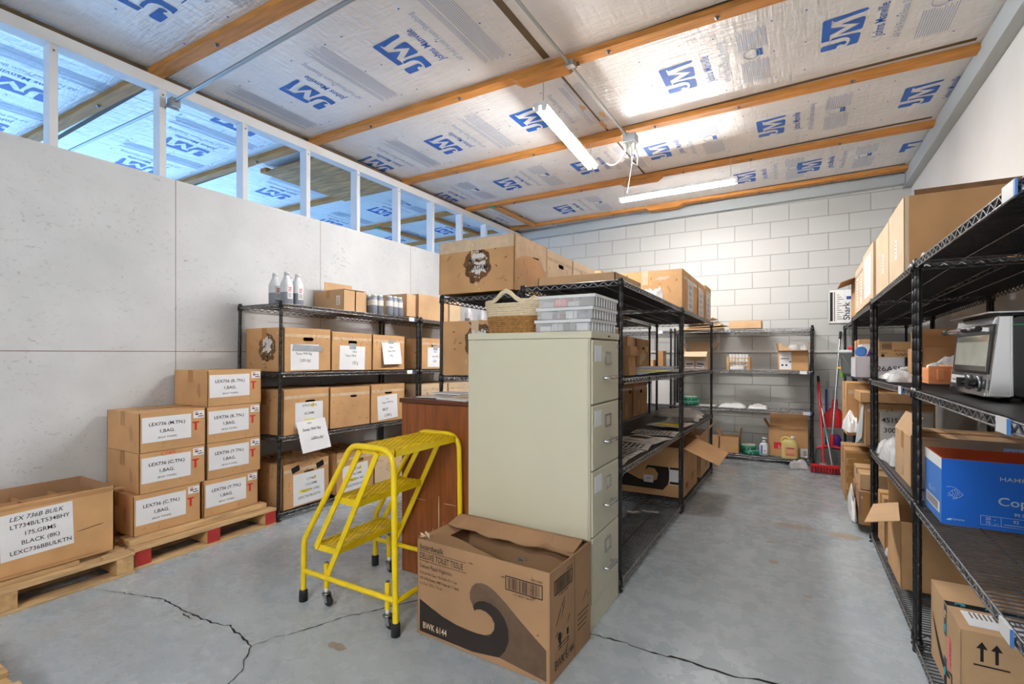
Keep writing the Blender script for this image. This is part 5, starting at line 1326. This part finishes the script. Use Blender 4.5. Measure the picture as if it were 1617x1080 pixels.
m = MB(); m.fbox(fo, -w2+.021, w2-.021, .0, .068, -.03, .003, 'oven_steel'); m.fbox(fo, -w2+.024, -.035, .026, .056, .003, .0045, 'white_plastic'); m.fbox(fo, -w2+.021, w2-.021, .0, .012, .003, .006, 'chrome'); m.text(fo, 'TOAST-R-OVEN', .007, -.15, .037, 'ink_grey', n=.0052) if False else None; m.quad(fo, -.17, -.13, .037, .041, 'ink_grey', .005); m.build('control_panel', to)
for x in (.025, .125):
    m = MB(); k0 = fo.p(x, .036, .004)
    m.lathe([(.026, 0), (.026, -.004), (.023, -.006)], 'oven_steel', 20, tuple(k0), ax='y'); kd = m.build('dial', to)
    m = MB(); m.lathe([(.011, -.006), (.012, -.010), (.008, -.024), (.003, -.026)], 'black_plastic', 12, tuple(k0), ax='y'); m.box(k0.x-.004, k0.x+.004, k0.y-.032, k0.y-.008, k0.z-.016, k0.z+.016, 'black_plastic'); m.build('knob', kd)
m = MB(); m.fbox(fo, -w2+.021, w2-.021, .070, .225, -.03, .002, 'black_plastic'); dr = m.build('door', to)
m = MB(); m.fbox(fo, -w2+.045, w2-.045, .076, .190, .002, .004, 'oven_glass'); m.fbox(fo, -w2+.045, w2-.045, .076, .092, .004, .005, 'oven_steel'); m.build('window', dr)
m = MB(); m.tube([fo.p(-.185, .205, .04), fo.p(.03, .205, .046), fo.p(.165, .205, .042)], .007, 'chrome', 8); m.tube([fo.p(-.215, .205, .032), fo.p(-.12, .205, .043)], .010, 'black_plastic', 8); m.tube([fo.p(.09, .205, .045), fo.p(.19, .205, .034)], .010, 'black_plastic', 8)
for a in (-.17, .17): m.bar(fo.p(a, .205, .0), fo.p(a, .205, .04), .01, .012, 'chrome')
m.build('handle', dr)
m = MB(); m.box(-w2+.03, w2-.02, .03, D_-.02, Hh+.0045, Hh+.012, 'black_plastic'); m.box(-w2+.01, w2, .0, D_, Hh+.012, Hh+.0165, 'oven_steel'); m.build('top_tray', to)
for (x, y) in ((-.17, .07), (.17, .07), (-.17, .29), (.17, .29)):
    m = MB(); m.lathe([(.013, 0), (.016, .018)], 'rubber', 10, (x, y, 0)); m.build('foot', to)
m = MB(); m.box(w2-.006, w2+.0004, .052, .33, Hh-.026, Hh-.022, 'green_plastic'); m.build('green_stripe', to)

# blue copy paper carton
def art_blue(m, F):
    w, h = .445, .235
    f0 = F['front']; f = Fr(f0.p(-w/2, 0), f0.r, f0.u)
    m.quad(f, 0, w, 0, h, 'box_blue', .0003)
    m.text(f, 'HAMMERMILL', .020, .155, .172, 'print_pale', n=.001, bold=.006, sx=1.25, left=True)
    m.text(f, 'Copy Plus', .040, .150, .088, 'print_pale', n=.001, bold=.02, sx=1.12, left=True)
    m.text(f, '99.99% JAM-FREE', .016, .190, .055, 'print_pale', n=.001, bold=.012, left=True)
    m.text(f, 'Sylvamo', .010, .030, .018, 'print_pale', n=.001, left=True)
    m.poly(f, [(.012, .016), (.018, .022), (.028, .024), (.026, .016)], 'print_pale', .001)
    def line(x0, x1, y0, y1): m.quad(f, x0, x1, y0, y1, 'print_pale', .001)
    for y in (.015, .046): line(.104, .37, y, y+.0012)
    for x in (.104, .157, .235, .30, .369): line(x, x+.0012, .015, .047)
    m.text(f, '20', .014, .124, .033, 'print_pale', n=.001, bold=.01); m.text(f, 'lb', .006, .142, .033, 'print_pale', n=.001)
    m.text(f, '75', .014, .124, .019, 'print_pale', n=.001, bold=.01); m.text(f, 'g/m2', .006, .145, .019, 'print_pale', n=.001)
    m.text(f, '92', .015, .195, .031, 'print_pale', n=.001, bold=.01); line(.165, .228, .022, .024)
    m.text(f, '5,000', .015, .270, .031, 'print_pale', n=.001, bold=.01); line(.243, .293, .022, .024)
    o = Fr(f.p(.035, .105), f.r, f.u)                   # outlined angelfish
    def st(pts): m.tube([o.p(a, b_, .0010) for a, b_ in pts], .0007, 'print_pale', 4)
    st([(-.022, .030), (-.008, .031), (.004, .027), (.014, .017), (.024, .006), (.014, -.004), (.002, -.008), (-.006, -.004), (-.010, .004), (-.018, .010), (-.013, .004), (-.019, -.004), (-.010, -.001)])
    st([(-.012, .012), (-.004, .020), (.004, .023)]); st([(.0, .022), (.004, .010), (-.001, -.005)]); st([(.006, .022), (.009, .010), (.005, -.006)]); st([(-.006, .016), (-.003, .006), (-.007, -.002)]); st([(.012, .016), (.013, .008), (.012, .0)]); st([(.002, -.008), (-.006, -.013), (.010, -.008)]); st([(.017, .007), (.018, .008), (.019, .007), (.018, .006), (.017, .007)])
    l0 = F['left']; g = Fr(l0.p(-.265, 0), l0.r, l0.u)
    m.quad(g, 0, .265, 0, .195, 'box_blue_pale', .0003); m.quad(g, 0, .265, .195, .235, 'paper', .0003)
    m.quad(g, .03, .24, .03, .07, 'paper', .001)
    for k in range(24): m.quad(g, .04+.0075*k, .043+.0075*k, .034, .066, 'ink_grey', .0014)
    m.text(g, '8.5 x 11', .03, .12, .085, 'print_pale', n=.001); m.lathe([(.001, 0), (.001, .0001)], 'print_pale', 6, tuple(g.p(.24, .09)))
t, F = carton('blue open copy paper carton on the right hand rack under the toaster oven', (.675, 2.315, SZ3), .445, .265, .235, 0, mat='box_blue', open_top=True, art=art_blue, mat_in='box_inner')
# heavy carton with the printed arrow-smile on the bottom shelf
def art_heavy(m, F):
    w, d, h = .42, .36, .285
    f = F['front']
    m.quad(f, -.005, .030, .175, h, 'black_tape', .0006); m.quad(f, -.005, .030, .0, .10, 'black_tape', .0006)
    for (b_, sd_) in ((.20, 1), (.25, 2), (.05, 3)):
        m.tube([f.p(.012+.009*math.cos(a), b_+.012*math.sin(a), .0008) for a in (0, 1, 2, 3, 4, 5)], .0024, 'cyan_print' if sd_ != 2 else 'kraft_pale', 4)
    sm_ = []
    for i in range(15):
        u = i/14; sm_.append((-.175+.25*u, .175-.115*math.sin(u*PI*.55)))
    wdt = [.006+.022*math.sin(PI*min(1, (i/14)**.8)) for i in range(15)]
    m.poly(f, [(a, b_-wd) for (a, b_), wd in zip(sm_, wdt)] + [(a, b_+wd*.4) for (a, b_), wd in reversed(list(zip(sm_, wdt)))], 'ink_brown', .0008)
    m.poly(f, [(.055, .075), (.10, .085), (.105, .03), (.098, .03), (.090, .073), (.055, .068)], 'ink_brown', .0009)
    m.quad(f, .045, .082, .085, .195, 'pink_label', .0007)
    m.text(f, 'HEAVY', .026, .071, .14, 'ink_red', n=.0013, ang=-PI/2, bold=.01)
    tp = F['top']; m.quad(tp, -w/2, w/2, .30, .33, 'black_tape', .0048) if False else None
    m.box(-.01, .028, 0, d, h+.004, h+.0048, 'black_tape')
    for k in range(4):
        yk = .04+.08*k; m.tube([(.009+.009*math.cos(a), yk+.014*math.sin(a), h+.0052) for a in (0, 1, 2, 3, 4, 5)], .0022, 'cyan_print', 4)
    m.box(.05, .16, .03, .30, h+.004, h+.0046, 'paper')
    for k in range(14): m.box(.055, .10, .05+.012*k, .054+.012*k, h+.0046, h+.0050, 'ink_grey')
    r = F['right']
    for a in (.05, .085): m.poly(r, [(a-.004, .20), (a+.004, .20), (a+.004, .24), (a+.014, .24), (a, .262), (a-.014, .24), (a-.004, .24)], 'ink', .0008)
    m.quad(r, .03, .115, .185, .190, 'ink', .0008)
cm_('tan carton with black tape and pink HEAVY label on the bottom right shelf', .455, 2.085, 2.490, SZ4-.012, .40, .285, mat='kraft', art=art_heavy, tape=None, seam='y')
# tall open carton with wide flap, bottom shelf
t, F = cn_('tall open carton on the bottom shelf, flap sticking into the aisle', .447, .98, 3.085, SZ4, .40, .33, mat='kraft_orange', open_top=True, flaps=(('back', 2, .15), ('right', 0, .1)))
WF = [Vector(p) for p in ((.446, 3.09, .388), (.480, 3.38, .408), (.372, 3.40, .378), (.304, 3.12, .348))]
MI = t.matrix_world.inverted(); nn = (WF[1]-WF[0]).cross(WF[2]-WF[0]).normalized()*.004
m = MB(); vs = [MI @ p for p in WF] + [MI @ (p+nn) for p in WF]
m.add(vs, [(3, 2, 1, 0), (4, 5, 6, 7), (0, 1, 5, 4), (1, 2, 6, 5), (2, 3, 7, 6), (3, 0, 4, 7)], 'kraft'); m.build('flap', t)
pillow('clear plastic scrap on the bottom wire shelf by the tall open carton', 'plastic_wrap', 'wrap', (.50, 3.575, SZ4), .10, .12, .05, 'bag_plastic', .1, 51)
pillow('clear plastic bag hanging under the blue carton shelf', 'plastic_wrap', 'wrap', (.60, 2.72, .50), .12, .10, .08, 'bag_plastic', .1, 52)
# wide carton behind the post, third shelf
def art_uni(m, F):
    f = F['front']; m.quad(f, .03, .16, .16, .21, 'print_pale', .0008); m.text(f, 'UNINET', .022, .075, .185, 'ink_red', n=.0014, bold=.015); m.quad(f, .045, .14, .166, .174, 'label_blue', .0012)
    m.quad(f, -.25, -.18, .222, .224, 'ink_red', .0008)
t, F = cn_('wide tan carton with folded-up end flap behind the blue copy carton', .455, 1.02, 2.88, SZ3, .42, .232, mat='kraft', art=art_uni, seam='x', flaps=(('left', -28, .10),))
sheet(t, F['left'], -.2, .12, .05, .2, [], name='packing_tape', mat='tape_clear')
# grey-labelled carton 4515
t, F = cn_('worn carton with grey paper 4515D 3000 on the right rack', .42, .80, 4.25, SZ3-.002, .45, .29, mat='kraft_dark', art=worn(61), tape='tape_clear')
sheet(t, F['front'], .035, .125, .285, .225, [('4515D', .046, -.070, .040, 'ink', dict(bold=.016)), ('3000', .046, -.077, -.030, 'ink', dict(bold=.016))], mat='paper_worn', lift=.0015)
cn_('long flat carton lying across the 4515D carton', .385, .80, 4.18, .907, .42, .062, mat='kraft_orange', tape=None)
cn_('tan carton standing behind the flat one, with shadowed end', .345, .80, 4.72, SZ3, .45, .41, mat='kraft_orange', art=worn(63))
pillow('white envelope bag hanging off the third shelf edge', 'plastic_bag', 'bag', (.358, 4.56, .66), .075, .26, .14, 'bag_white', .1, 61)
m = MB(); vs = [(.405, 4.36, .83), (.415, 4.30, .86), (.405, 4.33, .62), (.372, 4.40, .555), (.38, 4.42, .62)]
m.add(vs, [(0, 1, 2, 3, 4)], 'bucket_grey'); m.add([(x+.004, y+.006, z) for x, y, z in vs], [(4, 3, 2, 1, 0)], 'bucket_grey'); tag(m.build('floating_plastic_sheet'), 'grey plastic sheet floating unsupported beside the 4515D carton', 'plastic sheet')  # sheet floats free in the air, attached to nothing
pillow('crumpled clear plastic bags on the third shelf by the wide carton', 'plastic_bag', 'bag', (.53, 3.58, SZ3), .18, .32, .13, 'bag_plastic', .1, 62)
pillow('clear plastic bag drooping over the third shelf edge', 'plastic_bag', 'bag', (.53, 3.85, SZ3), .17, .18, .10, 'bag_plastic', .1, 63)
# second shelf
cn_('flat grey carton marked 226ASE on the second shelf by the posts', .375,   .66, 4.40, SZ2, .35, .142, mat='box_grey', tape=None, name='grey_carton', art=lambda m, F: m.text(F['front'], '226ASE', .052, .042, .045, 'ink', n=.001, bold=.012, sx=1.1))
def art_ship(m, F):
    f = F['front']
    for (a, b_, c_, d_) in ((-.115, -.050, .052, .053), (-.115, -.050, .099, .100), (-.115, -.1135, .052, .1), (-.0515, -.050, .052, .1)): m.quad(f, a, b_, c_, d_+.001, 'ink', .0008)
    for k in range(9): m.quad(f, -.106+.006*k, -.103+.006*k, .058, .094, 'ink', .0008)
    m.text(f, 'READY TO SHIP', .018, .025, .052, 'ink', n=.0008, ang=PI); m.text(f, 'Supreme', .030, .005, .012, 'ink', n=.0008, shear=.3, bold=.01) if False else None
    m.tube([f.p(-.03+.07*i/14, .018+.008*math.sin(i*1.3), .0008) for i in range(15)], .0016, 'ink', 4); m.quad(f, -.115, -.075, .026, .029, 'ink_brown', .0008)
    m.lathe([(.012, 0), (.012, .0002)], 'ink', 5, tuple(f.p(-.102, .010, .0004)), ax='y')
cn_('tan carton printed with a barcode, lying upside down on the grey carton', .515, .765, 4.42, SZ2+.148, .30, .105, mat='kraft_orange', tape=None, art=art_ship)
cn_('white carton edge behind the barcode carton on the second shelf', .45, .68, 4.80, SZ2+.17, .27, .08, mat='bucket_white', tape=None)
cn_('wide tan carton at the back of the second shelf, above the others', .46, .60, 5.10, SZ2+.0, .40, .30, mat='kraft_orange')
cn_('tan carton supporting the white one on the second shelf', .46, .70, 4.78, SZ2, .30, .163, mat='kraft')
t = thing('bucket', 'pale grey plastic bucket on the second shelf of the far right rack', 'bucket', (.50, 6.08, SZ2+.003+fz(6.0)))
m = MB(); m.lathe([(.10, 0), (.118, .20), (.128, .20), (.128, .235), (.12, .235)], 'bucket_grey', 20); m.build('body', t)
m = MB(); m.tube([(-.10, -.07, .18), (-.04, -.115, .06), (.04, -.115, .05), (.10, -.07, .18)], .004, 'steel', 6); m.build('handle', t)
m = MB(); m.lathe([(.03, .236), (.05, .24), (.04, .27)], 'red_plastic', 10); m.build('red_cap', t)
t = thing('tape_dispenser', 'tape dispenser with a blue roll on the grey 226ASE carton', 'dispenser', (.42, 4.55, SZ2+.152+fz(4.55)))
m = MB(); m.lathe([(.022, -.02), (.038, -.02), (.038, .02), (.022, .02)], 'label_blue', 18, (0, 0, .040), ax='y'); m.build('roll', t)
m = MB(); m.box(-.05, .07, -.022, .022, 0, .004, 'clear_rib'); m.bar((.05, 0, .0), (.075, 0, .075), .03, .006, 'purple_plastic', (0, 1, 0)); m.build('frame', t)
pillow('big bubble bag on the second shelf in front of the grey carton', 'plastic_bag', 'bag', (.585, 3.985, SZ2), .21, .30, .055, 'bag_white', .05, 71)
pillow('small clear bag in front of the big bubble bag on the second shelf', 'plastic_bag', 'bag', (.495, 3.42, SZ2), .12, .30, .055, 'bag_plastic', -.1, 72)
pillow('clear air pillow on the grey carton by the second shelf post', 'plastic_bag', 'bag', (.64, 4.29, SZ2), .16, .16, .075, 'bag_plastic', .3, 73)
t = thing('plastic_tray', 'orange plastic part tray on the second shelf behind the toaster oven', 'tray', (.665, 3.10, SZ2+.003))
m = MB()
m.box(-.13, .16, -.12, .12, 0, .012, 'orange_plastic'); m.box(-.13, .16, -.12, -.11, .012, .085, 'orange_plastic'); m.box(-.13, -.12, -.11, .12, .012, .075, 'orange_plastic'); m.box(.15, .16, -.11, .12, .012, .09, 'orange_plastic')
for k in range(5): m.box(-.10+.05*k, -.075+.05*k, -.135, -.121, .02, .07, 'orange_plastic')
m.box(-.05, .12, -.109, .11, .05, .085, 'orange_plastic'); m.build('body', t, bevel=.003)
cn_('long tan carton behind the orange tray on the second shelf', .585, 1.0, 3.40, SZ2, .40, .185, mat='kraft_dark', tape='tape_clear')
cn_('brown carton on the long tan carton, second shelf', .60, .97, 3.50, SZ2+.192, .30, .10, mat='kraft_dark', open_top=True)
pillow('bluish wrap lying on the orange tray', 'plastic_wrap', 'wrap', (.70, 3.31, SZ2), .26, .12, .13, 'bag_plastic', -.2, 74)
# floor level, far right
t, F = cn_('tall taped carton at the far end of the right racks', .345, .74, 4.85, .062, .50, .40, mat='kraft_orange', tape='tape_brown', art=worn(81))
m = MB(); f = F['front']
for k in range(7): m.quad(f, -.19+.01*(k % 2), .17-.01*(k % 3), .04+.05*k, .085+.05*k, 'tape_brown', .0008+.0002*k)
for a in (-.10, .02, .12): m.quad(f, a-.025, a+.025, .0, .38, 'tape_brown', .0026)
m.build('packing_tape', t)
t, F = cn_('squat taped carton bulging with plastic at the rack foot', .375, .80, 4.16, .062, .45, .225, mat='kraft_dull', tape='tape_brown', art=worn(82))
m = MB(); f = F['front']
for a in (-.17, -.12, -.07): m.quad(f, a-.022, a+.022, 0, .22, 'tape_brown', .0012)
m.build('packing_tape', t)
pillow('white plastic bulging at the side of the squat taped carton', 'plastic_wrap', 'wrap', (.352, 4.40, .064), .03, .40, .20, 'bag_white', 0, 83)
cn_('tan carton lying on the squat taped carton', .385, .78, 4.20, .298, .45, .10, mat='kraft', art=lambda m, F: m.box(.02, .16, .03, .2, .104, .1045, 'paper'))
cn_('taped carton behind the aisle flap, bottom right shelf', .455, .85, 3.67, .062, .27, .30, mat='kraft_orange', tape='tape_brown', art=worn(84))
# on top of the right racks
t, F = cm_('large empty carton on its side atop the right racks, nearest the viewpoint', .445, 2.985, 3.425, SZ1, .62, .365, mat='kraft_pale', tape=None)
sheet(t, F['front'], .0, .155, .05, .10, [], name='sticker', extra=lambda m, f, n: [m.quad(f, -.018, .016, .03-.018*k, .034-.018*k, 'ink_grey', n) for k in range(4)])
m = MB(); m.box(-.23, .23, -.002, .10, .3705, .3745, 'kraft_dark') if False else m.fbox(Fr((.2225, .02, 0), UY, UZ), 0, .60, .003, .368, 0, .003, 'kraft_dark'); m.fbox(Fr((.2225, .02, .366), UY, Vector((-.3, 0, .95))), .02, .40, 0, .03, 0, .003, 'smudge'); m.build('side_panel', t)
t, F = cm_('second tall carton on the right rack tops', .445, 3.435, 3.94, SZ1, .55, .36, mat='kraft_pale', tape=None)
sheet(t, F['front'], .05, .16, .05, .11, [], name='sticker', extra=lambda m, f, n: [m.quad(f, -.018, .016, .03-.018*k, .034-.018*k, 'ink_grey', n) for k in range(4)])
m = MB(); m.quad(F['front'], .02, .024, 0, .36, 'kraft_dark', .0006); m.build('seam', t)
t, F = cm_('carton with a large typed page on the right rack tops', .440, 4.02, 4.62, SZ1, .55, .375, mat='kraft_pale', tape='tape_clear')
sheet(t, F['front'], -.02, .19, .36, .29, [('Toner', .035, -.08, .085, 'ink_grey', HS), ('Yellow  C734', .032, 0, .04, 'ink_grey', HS), ('5x 130 g', .03, .02, -.06, 'ink_grey', HS), ('8x 175', .03, .02, -.105, 'ink_grey', HS)], lift=.0012)
t, F = cm_('carton with two stickers beyond the typed page', .445, 4.66, 5.25, SZ1, .5, .36, mat='kraft_pale', tape='tape_clear', art=worn(91))
for a in (.16, -.12): sheet(t, F['front'], a, .16, .09, .24, [], name='sticker', extra=lambda m, f, n: [m.quad(f, -.03, .03-.01*(k % 3), .09-.025*k, .098-.025*k, 'ink_grey', n) for k in range(7)])
t, F = cm_('last carton on the right rack tops with a bent flap', .455, 5.28, 5.75, SZ1, .5, .33, mat='kraft_orange', open_top=True, flaps=(('front', 110, .12),))
t = thing('bucket', 'white plastic bucket on the right rack tops beside the white vacuum box', 'bucket', (.66, 6.28, SZ1+.004+fz(6.3)))
m = MB(); m.lathe([(.10, 0), (.115, .22), (.122, .22), (.122, .245), (.0, .25)], 'bucket_white', 20); m.build('body', t)
def art_sh(m, F):
    f = F['front']
    m.quad(f, -.125, -.10, .02, .34, 'ink', .0006); m.quad(f, -.088, -.080, .02, .34, 'ink_grey', .0006)
    for k in range(12): m.quad(f, -.06, .0-.02*((k*7) % 3), .04+.024*k, .046+.024*k, 'ink_grey', .0006)
    m.text(f, 'Shark', .085, .055, .130, 'ink', n=.0008, ang=PI/2, bold=.02)
    m.quad(f, .025, .10, .255, .29, 'blue_plastic', .0006); m.quad(f, .008, .010, 0, .36, 'box_grey', .0006)
cn_('white printed vacuum carton on the far right rack top by the block wall', .315, .575, 6.48, SZ1+.008, .22, .358, mat='bucket_white', tape=None, name='vacuum_box', art=art_sh)
pillow('roll of grey bubble wrap on the right rack top', 'bubble_wrap', 'wrap', (.58, 2.80, SZ1), .26, .26, .07, 'bubble', .1, 93)
t = thing('plastic_crate', 'green plastic crate on the right rack top at the picture edge', 'crate', (.86, 1.95, SZ1+.004))
m = MB(); a, b_, h = .15, .20, .24
for s in (-1, 1):
    m.box(s*a-.004, s*a+.004, -b_, b_, 0, .05, 'green_plastic'); m.box(s*a-.004, s*a+.004, -b_, b_, h-.06, h, 'green_plastic'); m.box(-a, a, s*b_-.004, s*b_+.004, 0, .05, 'green_plastic'); m.box(-a, a, s*b_-.004, s*b_+.004, h-.06, h, 'green_plastic')
    for k in range(7): m.box(s*a-.003, s*a+.003, -b_+.01+.062*k, -b_+.025+.062*k, .05, h-.06, 'green_plastic')
    for k in range(5): m.box(-a+.01+.066*k, -a+.025+.066*k, s*b_-.003, s*b_+.003, .05, h-.06, 'green_plastic')
m.box(-a, a, -b_, b_, 0, .005, 'green_plastic'); m.build('body', t)

# ------------------------------------------------------------------ camera, daylight, exposure
f_px = 780.; ang = math.atan(449.5/f_px)
cd = bpy.data.cameras.new('camera'); cam = bpy.data.objects.new('camera', cd); COL.objects.link(cam)
cam.location = (0, 0, 1.22); cam.rotation_euler = (PI/2, 0, ang)
cd.sensor_width = 36.; cd.lens = f_px/1617*36; cd.shift_y = 18.5/1617; cd.clip_start = .02
scene.camera = cam
w = bpy.data.worlds.new('sky'); w.use_nodes = True; scene.world = w
bg = w.node_tree.nodes['Background']; bg.inputs['Color'].default_value = (.31, .58, 1., 1); bg.inputs['Strength'].default_value = 3.7
la = bpy.data.lights.new('daylight_opening', 'AREA'); la.shape = 'RECTANGLE'; la.size = 9.; la.size_y = 3.0
la.cycles.is_portal = True
lo = bpy.data.objects.new('daylight_opening', la); COL.objects.link(lo); lo.location = (-9.9, 2., 1.6); lo.rotation_euler = (PI/2, 0, -PI/2)
scene.view_settings.view_transform = 'Standard'; scene.view_settings.look = 'None'
scene.view_settings.exposure = .65; scene.view_settings.gamma = 1.; scene.view_settings.use_curve_mapping = False
scene.cycles.max_bounces = 10; scene.cycles.diffuse_bounces = 6; scene.cycles.transparent_max_bounces = 16
scene.cycles.caustics_reflective = False; scene.cycles.caustics_refractive = False
scene.cycles.sample_clamp_indirect = 4.
